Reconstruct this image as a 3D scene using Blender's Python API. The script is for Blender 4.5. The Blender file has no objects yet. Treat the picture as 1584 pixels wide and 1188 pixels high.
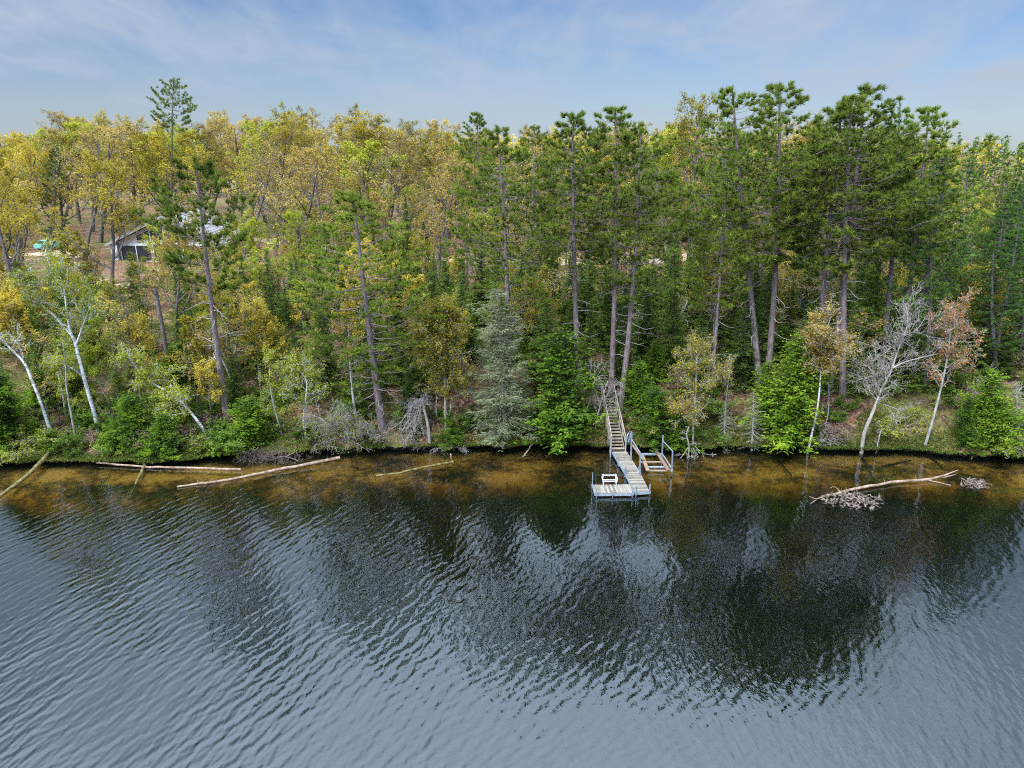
import bpy, math, random
import numpy as np
from mathutils import Vector, Matrix

SC = bpy.context.scene
COL = SC.collection
R = math.radians
rnd = random.Random(11)
H = 21.0; PITCH = R(18.2); F = 1090.0
CP, SP = math.cos(PITCH), math.sin(PITCH)

# ------------------------------------------------------------------ camera
cd = bpy.data.cameras.new("camera"); cam = bpy.data.objects.new("camera", cd); COL.objects.link(cam)
cam.location = (0, 0, H); cam.rotation_euler = (R(90) - PITCH, 0, 0)
cd.sensor_width = 36; cd.lens = F / 1584 * 36; cd.clip_start = 0.2; cd.clip_end = 4000
SC.camera = cam

def ray(px, py):
    a = (px - 792) / F; b = (594 - py) / F
    return Vector((a, CP + b * SP, -SP + b * CP))
def at_z(px, py, z=0.0):
    d = ray(px, py); t = (z - H) / d.z
    return Vector((d.x * t, d.y * t, z))
def at_Y(px, py, Y):
    d = ray(px, py); t = Y / d.y
    return Vector((d.x * t, Y, H + d.z * t))
def project(p):
    y = p[1]; z = p[2] - H
    dep = y * CP - z * SP; up = y * SP + z * CP
    return 792 + F * p[0] / dep, 594 - F * up / dep

# ------------------------------------------------------------------ terrain
SHP = [(-2600, 770), (-900, 738), (-300, 728), (0, 722), (60, 717), (150, 718), (250, 719), (320, 711), (380, 704), (450, 706), (530, 700),
       (600, 697), (750, 695), (870, 692), (950, 694), (1100, 697), (1200, 694), (1300, 699), (1400, 700), (1500, 708),
       (1584, 712), (1900, 722), (2500, 735), (4200, 770)]
_sp = [at_z(x, y, 0) for x, y in SHP]
SX = np.array([-600.] + [p.x for p in _sp] + [600.]); SY = np.array([_sp[0].y] + [p.y for p in _sp] + [_sp[-1].y])
def vnoise(x, s=0):
    x = np.asarray(x, float); i = np.floor(x); f = x - i; f = f * f * (3 - 2 * f)
    h = lambda n: np.modf(np.abs(np.sin(n * 127.1 + s * 311.7) * 43758.5453))[0] * 2 - 1
    return h(i) * (1 - f) + h(i + 1) * f
def vnoise2(x, y, s=0):
    x = np.asarray(x, float); y = np.asarray(y, float)
    i = np.floor(x); j = np.floor(y); f = x - i; g = y - j; f = f * f * (3 - 2 * f); g = g * g * (3 - 2 * g)
    h = lambda a, b: np.modf(np.abs(np.sin(a * 127.1 + b * 269.5 + s * 71.3) * 43758.5453))[0] * 2 - 1
    return (h(i, j) * (1 - f) + h(i + 1, j) * f) * (1 - g) + (h(i, j + 1) * (1 - f) + h(i + 1, j + 1) * f) * g
def shore(x):
    return np.interp(x, SX, SY) + 0.25 * vnoise(np.asarray(x) * 0.9, 1) + 0.12 * vnoise(np.asarray(x) * 2.7, 2)
DP = np.array([0, 1.2, 3.5, 7, 12, 20, 40, 70, 140, 320, 900.])
ZR = np.array([.38, 1.25, 2.9, 4.3, 5.3, 6.0, 6.2, 6.6, 8.5, 15, 19.])
ZL = np.array([.30, .55, 1.15, 2.4, 4.1, 5.4, 6.0, 6.6, 8.5, 15, 19.])
def ground(x, y):
    x = np.asarray(x, float); y = np.asarray(y, float)
    d = np.maximum(y - shore(x), 0)
    k = np.clip((-13 - x) / 8, 0, 1); k = k * k * (3 - 2 * k)
    z = np.interp(d, DP, ZR) * (1 - k) + np.interp(d, DP, ZL) * k
    a = np.clip(d / 4, 0.08, 1)
    z = z + a * (0.28 * vnoise2(x / 5, y / 5, 3) + 0.10 * vnoise2(x / 1.6, y / 1.6, 4)) + np.clip(d / 60, 0, 1) * 0.5 * vnoise2(x / 30, y / 30, 5)
    return z
def gz(x, y): return float(ground(x, y))
def at_ground(px, py):
    d = ray(px, py); t = 35.0
    while t < 400:
        p = (d.x * t, d.y * t, H + d.z * t)
        if p[1] > float(shore(p[0])) and p[2] <= gz(p[0], p[1]): break
        if p[1] <= float(shore(p[0])) and p[2] <= 0: break
        t += 0.15
    return Vector((d.x * t, d.y * t, max(H + d.z * t, -.2)))
def at_col(px, Y):
    z = 6.0
    for _ in range(4):
        dep = Y * CP + (H - z) * SP; x = (px - 792) / F * dep; z = gz(x, Y)
    return Vector((x, Y, z))

# ------------------------------------------------------------------ mesh collector
class MB:
    def __init__(s): s.V = []; s.nv = 0; s.L = []; s.C = []; s.M = []; s.A = []; s.S = []
    def add(s, verts, faces, mat=0, v=0.5, smooth=False):
        """verts (N,3), faces (K,n) array"""
        verts = np.asarray(verts, np.float32).reshape(-1, 3); faces = np.asarray(faces, np.int32)
        if len(faces) == 0: return
        s.V.append(verts); s.L.append((faces + s.nv).ravel()); K, n = faces.shape
        s.C.append(np.full(K, n, np.int32)); s.M.append(np.full(K, mat, np.int32))
        vv = np.asarray(v, np.float32); s.A.append(np.full(K, float(vv), np.float32) if vv.ndim == 0 else vv)
        s.S.append(np.full(K, smooth, bool)); s.nv += len(verts)
    def box(s, c, size, rot=None, mat=0, v=0.5):
        sx, sy, sz = [q / 2 for q in size]
        P = np.array([(-sx, -sy, -sz), (sx, -sy, -sz), (sx, sy, -sz), (-sx, sy, -sz), (-sx, -sy, sz), (sx, -sy, sz), (sx, sy, sz), (-sx, sy, sz)])
        if rot is not None: P = P @ np.array(rot.to_3x3() if len(rot) == 4 else rot).T
        s.add(P + np.array(c), [(0, 3, 2, 1), (4, 5, 6, 7), (0, 1, 5, 4), (1, 2, 6, 5), (2, 3, 7, 6), (3, 0, 4, 7)], mat, v)
    def beam(s, a, b, w, h, mat=0, v=0.5, up=(0, 0, 1)):
        a = Vector(a); b = Vector(b); d = (b - a); L = d.length; d.normalize(); u = Vector(up)
        if abs(d.dot(u)) > .98: u = Vector((0, 1, 0))
        sd = d.cross(u).normalized(); u = sd.cross(d)
        M = Matrix((sd, d, u)).transposed(); s.box((a + b) / 2, (w, L, h), M, mat, v)
    def tubes(s, P, Rr, sides, mat=0, v=0.5):
        """P (K,n,3), Rr (K,n)"""
        P = np.asarray(P, float); Rr = np.asarray(Rr, float); K, n, _ = P.shape
        if K == 0: return
        T = np.gradient(P, axis=1); T /= np.linalg.norm(T, axis=2, keepdims=True) + 1e-9
        ref = np.where(np.abs((P[:, -1] - P[:, 0])[:, None, 2:3]) > 0.8 * np.linalg.norm(P[:, -1] - P[:, 0], axis=1)[:, None, None], np.array([1., 0, 0]), np.array([0., 0, 1.]))
        A = np.cross(T, np.broadcast_to(ref, T.shape)); A /= np.linalg.norm(A, axis=2, keepdims=True) + 1e-9
        B = np.cross(T, A); th = np.arange(sides) * 2 * math.pi / sides
        V = P[:, :, None] + Rr[:, :, None, None] * (A[:, :, None] * np.cos(th)[None, None, :, None] + B[:, :, None] * np.sin(th)[None, None, :, None])
        k, i, j = np.meshgrid(np.arange(K), np.arange(n - 1), np.arange(sides), indexing='ij')
        b = k * n * sides; j2 = (j + 1) % sides
        Fc = np.stack([b + i * sides + j, b + i * sides + j2, b + (i + 1) * sides + j2, b + (i + 1) * sides + j], -1).reshape(-1, 4)
        vv = np.asarray(v, float)
        if vv.ndim: vv = np.repeat(vv, (n - 1) * sides)
        s.add(V, Fc, mat, vv, True)
    def tube(s, pts, rad, sides=6, mat=0, v=0.5):
        pts = np.array([tuple(p) for p in pts], float); rad = np.full(len(pts), rad) if np.ndim(rad) == 0 else np.array(rad)
        s.tubes(pts[None], rad[None], sides, mat, v)
        for e, o in ((0, 1), (-1, -2)):   # caps
            c = pts[e]; d = pts[e] - pts[o]; d /= np.linalg.norm(d) + 1e-9
            r = np.cross(d, (0, 0, 1) if abs(d[2]) < .9 else (1, 0, 0)); r /= np.linalg.norm(r); q = np.cross(d, r)
            th = np.arange(sides) * 2 * math.pi / sides
            ring = c + d * 0.001 + rad[e] * 0.98 * (np.outer(np.cos(th), r) + np.outer(np.sin(th), q))
            s.add(ring, [list(range(sides))], mat, v)
    def blades(s, O, D, Ln, W, mat=0, v=0.5, seed=0):
        g = np.random.default_rng(seed); O = np.asarray(O, float); N = len(O)
        if N == 0: return
        sd = np.cross(D, g.normal(size=(N, 3))); sd /= np.linalg.norm(sd, axis=1, keepdims=True) + 1e-9
        Ln = np.broadcast_to(np.asarray(Ln, float), (N,))[:, None]; W = np.broadcast_to(np.asarray(W, float), (N,))[:, None]
        V = np.stack([O - sd * W / 2, O + sd * W / 2, O + D * Ln], 1).reshape(-1, 3)
        s.add(V, np.arange(N * 3).reshape(-1, 3), mat, v)
    def diamonds(s, C0, A, B, mat=0, v=0.5):
        """leaf: base C0, long axis A (full), half-width B"""
        N = len(C0)
        if N == 0: return
        V = np.stack([C0, C0 + A * .45 - B, C0 + A, C0 + A * .45 + B], 1).reshape(-1, 3)
        s.add(V, np.arange(N * 4).reshape(-1, 4), mat, v)
    def leaves(s, C0, size, mat=0, seed=0, flat=0.5, vr=(0, 1), asp=.38):
        g = np.random.default_rng(seed); C0 = np.asarray(C0, float); N = len(C0)
        if N == 0: return
        A = g.normal(size=(N, 3)) * np.array([1, 1, flat]); A /= np.linalg.norm(A, axis=1, keepdims=True)
        B = np.cross(A, g.normal(size=(N, 3)) * np.array([flat, flat, 1]) + 1e-6); B /= np.linalg.norm(B, axis=1, keepdims=True)
        sz = (size * g.uniform(.6, 1.3, N))[:, None]
        s.diamonds(C0, A * sz, B * sz * asp, mat, g.uniform(vr[0], vr[1], N))
    def mesh(s, name, mats):
        me = bpy.data.meshes.new(name)
        if s.V:
            V = np.concatenate(s.V); Lp = np.concatenate(s.L); C = np.concatenate(s.C)
            me.vertices.add(len(V)); me.vertices.foreach_set('co', V.ravel())
            me.loops.add(len(Lp)); me.loops.foreach_set('vertex_index', Lp)
            st = np.concatenate([[0], np.cumsum(C)[:-1]]).astype(np.int32)
            me.polygons.add(len(C)); me.polygons.foreach_set('loop_start', st)
            me.polygons.foreach_set('material_index', np.concatenate(s.M)); me.polygons.foreach_set('use_smooth', np.concatenate(s.S))
            at = me.attributes.new('v', 'FLOAT', 'FACE'); at.data.foreach_set('value', np.concatenate(s.A))
            me.update(calc_edges=True)
        for m in (mats if isinstance(mats, (list, tuple)) else [mats]): me.materials.append(m)
        return me
    def build(s, name, mats, parent=None, world=None):
        return link(name, s.mesh(name, mats), parent)

def link(name, me, parent=None):
    o = bpy.data.objects.new(name, me); COL.objects.link(o)
    if parent is not None: o.parent = parent
    return o
def tag(o, label, cat=None, group=None):
    o['label'] = label
    if cat: o['category'] = cat
    if group: o['group'] = group
    return o
def struct(o, kind='structure'):
    o['kind'] = kind; return o
def empty(name, loc=(0, 0, 0)):
    o = bpy.data.objects.new(name, None); COL.objects.link(o); o.location = loc; o.empty_display_size = .3
    return o

# ------------------------------------------------------------------ materials
class NT:
    def __init__(s, name):
        s.m = bpy.data.materials.new(name); s.m.use_nodes = True; s.t = s.m.node_tree; s.t.nodes.clear()
        s.out = s.n('ShaderNodeOutputMaterial')
    def n(s, ty, **k):
        nd = s.t.nodes.new(ty)
        for a, b in k.items():
            if a.startswith('_'): nd.inputs[a[1:].replace('_', ' ')].default_value = b
            else: setattr(nd, a, b)
        return nd
    def l(s, a, b): s.t.links.new(a, b)
    def noise(s, scale, detail=3, rough=.55, vec=None, dist=0):
        nd = s.n('ShaderNodeTexNoise'); nd.inputs['Scale'].default_value = scale; nd.inputs['Detail'].default_value = detail
        nd.inputs['Roughness'].default_value = rough; nd.inputs['Distortion'].default_value = dist
        if vec is not None: s.l(vec, nd.inputs['Vector'])
        return nd.outputs['Fac']
    def mapv(s, vec, scale=(1, 1, 1), rot=(0, 0, 0), loc=(0, 0, 0)):
        nd = s.n('ShaderNodeMapping'); nd.inputs['Scale'].default_value = scale; nd.inputs['Rotation'].default_value = rot; nd.inputs['Location'].default_value = loc
        s.l(vec, nd.inputs['Vector']); return nd.outputs[0]
    def ramp(s, fac, stops):
        nd = s.n('ShaderNodeValToRGB'); e = nd.color_ramp.elements
        while len(e) < len(stops): e.new(0.5)
        for q, (p, c) in zip(e, stops): q.position = p; q.color = (*c, 1)
        s.l(fac, nd.inputs[0]); return nd.outputs[0]
    def math(s, op, a, b=None, clamp=False):
        nd = s.n('ShaderNodeMath', operation=op, use_clamp=clamp)
        for i, q in enumerate((a, b)):
            if q is None: continue
            if isinstance(q, (int, float)): nd.inputs[i].default_value = q
            else: s.l(q, nd.inputs[i])
        return nd.outputs[0]
    def mix(s, f, a, b):
        nd = s.n('ShaderNodeMix', data_type='RGBA')
        for i, q in ((0, f), (6, a), (7, b)):
            if isinstance(q, (int, float)): nd.inputs[i].default_value = q
            elif isinstance(q, tuple): nd.inputs[i].default_value = (*q, 1)
            else: s.l(q, nd.inputs[i])
        return nd.outputs[2]
    def obj(s): return s.n('ShaderNodeTexCoord').outputs['Object']
    def att(s, name='v'): return s.n('ShaderNodeAttribute', attribute_name=name).outputs['Fac']
    def orand(s): return s.n('ShaderNodeObjectInfo').outputs['Random']
    def princ(s, col, rough=.8, metal=0, spec=.3, bump=None, bstr=.5, bdist=.02):
        p = s.n('ShaderNodeBsdfPrincipled'); p.inputs['Roughness'].default_value = rough; p.inputs['Metallic'].default_value = metal
        p.inputs['Specular IOR Level'].default_value = spec
        if isinstance(col, tuple): p.inputs['Base Color'].default_value = (*col, 1)
        else: s.l(col, p.inputs['Base Color'])
        if bump is not None:
            b = s.n('ShaderNodeBump'); b.inputs['Strength'].default_value = bstr; b.inputs['Distance'].default_value = bdist
            s.l(bump, b.inputs['Height']); s.l(b.outputs[0], p.inputs['Normal'])
        s.l(p.outputs[0], s.out.inputs[0]); return p

def leaf_mat(name, stops, trans=.35, ovar=.5, clump=.8):
    """stops: colours from dark to light; variation by leaf, by clump and by plant"""
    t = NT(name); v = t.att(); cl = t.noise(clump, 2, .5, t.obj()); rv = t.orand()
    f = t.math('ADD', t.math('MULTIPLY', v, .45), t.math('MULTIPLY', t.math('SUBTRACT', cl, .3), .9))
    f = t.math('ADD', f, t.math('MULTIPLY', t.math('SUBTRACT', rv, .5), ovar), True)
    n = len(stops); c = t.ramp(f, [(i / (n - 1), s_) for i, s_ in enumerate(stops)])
    d = t.n('ShaderNodeBsdfDiffuse'); tr = t.n('ShaderNodeBsdfTranslucent'); mx = t.n('ShaderNodeMixShader'); mx.inputs[0].default_value = trans
    t.l(c, d.inputs[0]); t.l(c, tr.inputs[0]); t.l(d.outputs[0], mx.inputs[1]); t.l(tr.outputs[0], mx.inputs[2])
    t.l(mx.outputs[0], t.out.inputs[0]); return t.m
def bark_mat(name, a, b, c, sc=(9, 9, 2.2), bstr=.8):
    t = NT(name); o = t.obj(); f = t.noise(1, 5, .65, t.mapv(o, sc)); g = t.noise(.7, 2, .5, o)
    col = t.ramp(f, [(.34, a), (.5, b), (.66, c)]); col = t.mix(t.math('MULTIPLY', g, .5), col, b)
    t.princ(col, .9, 0, .15, f, bstr, .03); return t.m

M = {}
M['needle_red'] = leaf_mat('red_pine_needles', [(.055, .08, .02), (.135, .185, .03), (.25, .32, .042), (.42, .48, .065)], .35, .25)
M['needle_white'] = leaf_mat('white_pine_needles', [(.03, .062, .02), (.085, .16, .035), (.17, .28, .05), (.30, .42, .07)], .25, .4)
M['needle_fir'] = leaf_mat('fir_needles', [(.04, .07, .018), (.10, .16, .03), (.18, .265, .04), (.30, .40, .055)], .3, .4)
M['needle_hem'] = leaf_mat('bright_evergreen_sprays', [(.022, .045, .012), (.06, .12, .016), (.17, .28, .022), (.38, .48, .04)], .3, .3)
M['oak'] = leaf_mat('ochre_spring_leaves', [(.21, .19, .025), (.40, .33, .038), (.56, .43, .055), (.67, .55, .10)], .4, .95, .45)
M['oaktan'] = leaf_mat('tan_spring_leaves', [(.26, .18, .04), (.43, .31, .075), (.58, .43, .12), (.66, .53, .18)], .4, .5, .35)
M['lime'] = leaf_mat('lime_spring_leaves', [(.19, .22, .025), (.33, .37, .035), (.46, .48, .055), (.58, .58, .10)], .45, .5, .4)
M['green'] = leaf_mat('fresh_green_leaves', [(.045, .085, .014), (.10, .18, .022), (.20, .31, .035), (.34, .42, .06)], .4, .4)
M['redleaf'] = leaf_mat('orange_red_young_leaves', [(.34, .13, .05), (.50, .23, .09), (.58, .36, .13), (.50, .45, .12)], .4, .1)
M['lichen'] = leaf_mat('grey_green_lichen_twigs', [(.09, .12, .05), (.19, .22, .11), (.31, .33, .20), (.48, .49, .36)], .1, .1)
M['litter'] = leaf_mat('brown_leaf_litter', [(.10, .05, .03), (.19, .10, .06), (.30, .18, .11), (.38, .27, .17)], .1, .1, .5)
M['under'] = leaf_mat('low_bank_plants', [(.04, .06, .016), (.09, .13, .025), (.19, .22, .045), (.34, .31, .09)], .3, .1, .5)
M['bark_pine'] = bark_mat('pinkish_grey_pine_bark', (.075, .058, .055), (.19, .15, .148), (.31, .25, .245))
M['bark_grey'] = bark_mat('grey_oak_bark', (.05, .045, .045), (.12, .108, .108), (.24, .225, .22))
M['bark_light'] = bark_mat('pale_grey_bark', (.14, .13, .115), (.33, .32, .30), (.52, .51, .48))
M['bark_dead'] = bark_mat('weathered_dead_wood', (.17, .14, .12), (.36, .325, .29), (.54, .50, .455))
M['bark_log'] = bark_mat('stripped_tan_log_wood', (.10, .065, .045), (.30, .21, .15), (.50, .38, .29), (2.5, 2.5, 2.5), .8)
M['bark_moss'] = bark_mat('mossy_wet_log_bark', (.05, .045, .02), (.17, .14, .05), (.34, .28, .13), (4, 4, 4))
M['drift'] = bark_mat('grey_driftwood', (.05, .038, .028), (.16, .125, .10), (.32, .26, .22), (5, 5, 5))
def birch_mat():
    t = NT('white_birch_bark'); o = t.obj(); f = t.noise(1, 3, .6, t.mapv(o, (3, 3, 14))); g = t.noise(1.3, 3, .6, o)
    c = t.ramp(f, [(.35, (.05, .05, .055)), (.43, (.50, .51, .53)), (.7, (.80, .80, .80))])
    c = t.mix(t.ramp(g, [(.55, (0, 0, 0)), (.68, (1, 1, 1))]), c, (.22, .22, .22)); t.princ(c, .75, 0, .2, f, .3, .01); return t.m
M['birch'] = birch_mat()
def wood_mat(name, a, b, c, sc=3.0):
    t = NT(name); o = t.obj(); f = t.noise(sc, 5, .6, t.mapv(o, (1, 6, 6))); v = t.att()
    k = t.math('ADD', t.math('MULTIPLY', f, .7), t.math('MULTIPLY', v, .35))
    t.princ(t.ramp(k, [(.3, a), (.52, b), (.75, c)]), .85, 0, .2, f, .4, .01); return t.m
M['deck'] = wood_mat('weathered_deck_boards', (.11, .095, .07), (.24, .215, .17), (.38, .35, .30))
M['stairwood'] = wood_mat('old_stair_timber', (.12, .095, .07), (.28, .23, .17), (.44, .38, .30))
M['brownwood'] = wood_mat('brown_bunk_timber', (.16, .11, .08), (.27, .19, .135), (.38, .28, .2))
M['lumber'] = wood_mat('fresh_cut_lumber', (.35, .20, .11), (.58, .38, .23), (.72, .54, .38))
def plain(name, c, rough=.5, metal=0, var=.15, sc=6):
    t = NT(name); f = t.noise(sc, 4, .6, t.obj())
    t.princ(t.ramp(f, [(.3, tuple(q * (1 - var) for q in c)), (.7, tuple(min(1, q * (1 + var)) for q in c))]), rough, metal, .4, f, .15, .005); return t.m
M['alu'] = plain('galvanised_blue_grey_metal', (.42, .48, .56), .38, .75, .25)
M['alup'] = plain('pale_metal_paint', (.34, .38, .43), .5, .2, .25)
M['white'] = plain('white_painted_slats', (.60, .62, .65), .6, 0, .12)
M['siding'] = plain('pale_grey_siding', (.60, .60, .62), .7, 0, .15, 3)
M['shingle'] = plain('light_grey_roofing', (.29, .28, .28), .85, 0, .3, 8)
M['darktrim'] = plain('dark_window_trim', (.06, .065, .07), .5, 0, .2)
M['rubber'] = plain('black_tyre_rubber', (.02, .02, .02), .8)
M['teal'] = plain('mint_green_car_paint', (.18, .52, .48), .3, .1, .05)
M['glassd'] = plain('dark_window_glass', (.03, .035, .04), .04, 0, .1)
M['concrete'] = plain('pale_concrete', (.42, .38, .35), .9, 0, .25, 3)
def stone_mat():
    t = NT('mixed_field_stone'); vo = t.n('ShaderNodeTexVoronoi'); vo.inputs['Scale'].default_value = 3.2; t.l(t.obj(), vo.inputs['Vector'])
    ve = t.n('ShaderNodeTexVoronoi', feature='DISTANCE_TO_EDGE'); ve.inputs['Scale'].default_value = 3.2; t.l(t.obj(), ve.inputs['Vector'])
    sp = t.n('ShaderNodeSeparateColor'); t.l(vo.outputs['Color'], sp.inputs[0])
    c = t.ramp(sp.outputs[0], [(0, (.08, .08, .10)), (.5, (.3, .3, .33)), (1, (.62, .6, .6))])
    c = t.mix(t.ramp(ve.outputs[0], [(.03, (1, 1, 1)), (.08, (0, 0, 0))]), c, (.5, .48, .46)); t.princ(c, .8); return t.m
M['stone'] = stone_mat()
def ground_mat():
    t = NT('forest_floor'); o = t.obj(); vo = t.n('ShaderNodeTexVoronoi'); vo.inputs['Scale'].default_value = 5.5; t.l(o, vo.inputs['Vector'])
    sp = t.n('ShaderNodeSeparateColor'); t.l(vo.outputs['Color'], sp.inputs[0])
    leaf = t.ramp(sp.outputs[0], [(0, (.075, .036, .024)), (.35, (.16, .078, .05)), (.7, (.27, .145, .095)), (1, (.38, .25, .16))])
    big = t.noise(.16, 4, .6, o); fine = t.noise(3.5, 4, .7, o)
    moss = t.ramp(fine, [(.35, (.05, .065, .018)), (.6, (.15, .16, .04)), (.8, (.26, .24, .08))])
    k = t.ramp(t.math('ADD', t.math('MULTIPLY', big, .75), t.math('MULTIPLY', fine, .25)), [(.46, (0, 0, 0)), (.58, (1, 1, 1))])
    c = t.mix(k, leaf, moss); soil = t.ramp(t.noise(1.1, 4, .6, o), [(.35, (.055, .035, .026)), (.7, (.12, .08, .055))])
    c = t.mix(t.ramp(t.noise(.55, 4, .6, t.mapv(o, loc=(9, 4, 0))), [(.52, (0, 0, 0)), (.66, (.8, .8, .8))]), c, soil)
    t.princ(c, .95, 0, .1, t.math('ADD', fine, vo.outputs['Distance']), .8, .06); return t.m
M['ground'] = ground_mat()
def dirt_mat():
    t = NT('sandy_track'); o = t.obj(); f = t.noise(.8, 5, .6, o); t.princ(t.ramp(f, [(.3, (.36, .25, .16)), (.7, (.58, .45, .32))]), .95, 0, .1, f, .5, .03); return t.m
M['dirt'] = dirt_mat()
def peat_shade_mat():
    t = NT('wet_bank_soil_and_shade'); f = t.noise(4, 5, .7, t.obj()); t.princ(t.ramp(f, [(.35, (.008, .007, .006)), (.62, (.03, .022, .017)), (.8, (.075, .055, .04))]), .8, 0, .3, f, .9, .08); return t.m  # near-black soil colour also holds the shade under the bank lip
M['peat_shade'] = peat_shade_mat()
def bed_mat():
    t = NT('lake_bed_sand_silt_depth_shade'); o = t.obj()
    b = t.noise(.30, 5, .62, t.mapv(o, (.7, 1.3, 1))); f = t.noise(2.2, 5, .7, o); k = t.math('ADD', t.math('MULTIPLY', b, .68), t.math('MULTIPLY', f, .32))
    sand = t.ramp(k, [(.41, (.03, .02, .01)), (.485, (.24, .13, .032)), (.55, (.68, .41, .10)), (.68, (.84, .58, .19))])
    sx = t.n('ShaderNodeSeparateXYZ'); t.l(o, sx.inputs[0]); mr = t.n('ShaderNodeMapRange'); mr.inputs['From Min'].default_value = -1.5; mr.inputs['From Max'].default_value = -.5; mr.inputs['To Min'].default_value = 0; mr.inputs['To Max'].default_value = 1
    t.l(t.math('ADD', sx.outputs['Z'], t.math('MULTIPLY', t.math('SUBTRACT', f, .5), .5)), mr.inputs['Value'])   # sand gives way to silt, darkened to paint light lost in deep water
    t.princ(t.mix(mr.outputs[0], (.022, .028, .016), sand), .9, 0, .1, f, .6, .05); return t.m
M['bed'] = bed_mat()
def water_mat():
    t = NT('rippled_lake_water'); o = t.obj()
    def wave(scale, ang, dist, detail, dscale, loc=(0, 0, 0), st=1):
        v = t.mapv(o, (1, 1, 1), (0, 0, R(ang)), loc)
        w = t.n('ShaderNodeTexWave', wave_type='BANDS', bands_direction='X', wave_profile='SIN')
        w.inputs['Scale'].default_value = scale; w.inputs['Distortion'].default_value = dist; w.inputs['Detail'].default_value = detail
        w.inputs['Detail Scale'].default_value = dscale; w.inputs['Detail Roughness'].default_value = .6
        t.l(v, w.inputs['Vector']); return w.outputs['Fac']
    # crests run along 63 degrees from +X: travel direction is -27 degrees
    w1 = wave(.50, 27, 6.0, 3.0, .5); w2 = wave(1.05, 14, 6.5, 3.0, .7, (3, 7, 0)); w3 = wave(.74, 46, 7, 3.0, .6, (13, 2, 0))
    swell = t.noise(1, 2, .5, t.mapv(o, (1.9, .42, 1), (0, 0, R(25)))); chop = t.noise(1, 3, .6, t.mapv(o, (3.4, 1.5, 1), (0, 0, R(30)))); fine = t.noise(1, 2, .6, t.mapv(o, (8.5, 4.0, 1), (0, 0, R(35))))
    patch = t.ramp(t.noise(.075, 4, .6, t.mapv(o, (1.3, .6, 1), (0, 0, R(-20)))), [(.36, (.22, .22, .22)), (.62, (1, 1, 1))])
    sx = t.n('ShaderNodeSeparateXYZ'); t.l(o, sx.inputs[0])
    mr = t.n('ShaderNodeMapRange'); mr.inputs['From Min'].default_value = -14; mr.inputs['From Max'].default_value = 10
    mr.inputs['To Min'].default_value = 1; mr.inputs['To Max'].default_value = .36; t.l(sx.outputs['X'], mr.inputs['Value'])
    my = t.n('ShaderNodeMapRange'); my.inputs['From Min'].default_value = 30; my.inputs['From Max'].default_value = 46
    my.inputs['To Min'].default_value = 1; my.inputs['To Max'].default_value = .25; t.l(sx.outputs['Y'], my.inputs['Value'])
    amp = t.math('MULTIPLY', t.math('MULTIPLY', mr.outputs[0], my.outputs[0]), patch)
    h = t.math('ADD', t.math('ADD', t.math('MULTIPLY', w1, .022), t.math('MULTIPLY', swell, .080)), t.math('MULTIPLY', w2, .009)); h = t.math('ADD', h, t.math('MULTIPLY', w3, .010))
    h = t.math('MULTIPLY', h, amp)
    h2 = t.math('MULTIPLY', t.math('ADD', t.math('MULTIPLY', chop, .017), t.math('MULTIPLY', fine, .0015)), t.math('ADD', t.math('MULTIPLY', patch, .7), .3))
    h2 = t.math('MULTIPLY', h2, my.outputs[0])
    b = t.n('ShaderNodeBump'); b.inputs['Strength'].default_value = 1; b.inputs['Distance'].default_value = 1.0; t.l(t.math('ADD', h, h2), b.inputs['Height'])
    fr = t.n('ShaderNodeFresnel'); fr.inputs['IOR'].default_value = 2.0; t.l(b.outputs[0], fr.inputs['Normal'])
    gl = t.n('ShaderNodeBsdfGlossy'); gl.inputs['Roughness'].default_value = .03; gl.inputs['Color'].default_value = (.86, .95, 1, 1); t.l(b.outputs[0], gl.inputs['Normal'])
    tr = t.n('ShaderNodeBsdfTransparent'); mx = t.n('ShaderNodeMixShader'); t.l(fr.outputs[0], mx.inputs[0]); df = t.n('ShaderNodeBsdfDiffuse'); df.inputs[0].default_value = (.04, .07, .04, 1); body = t.n('ShaderNodeMixShader'); body.inputs[0].default_value = .05; t.l(tr.outputs[0], body.inputs[1]); t.l(df.outputs[0], body.inputs[2]); t.l(body.outputs[0], mx.inputs[1]); t.l(gl.outputs[0], mx.inputs[2])
    t.l(mx.outputs[0], t.out.inputs['Surface'])
    va = t.n('ShaderNodeVolumeAbsorption'); va.inputs['Color'].default_value = (.80, .68, .28, 1); va.inputs['Density'].default_value = 1.0
    t.l(va.outputs[0], t.out.inputs['Volume']); return t.m
M['water'] = water_mat()

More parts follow.
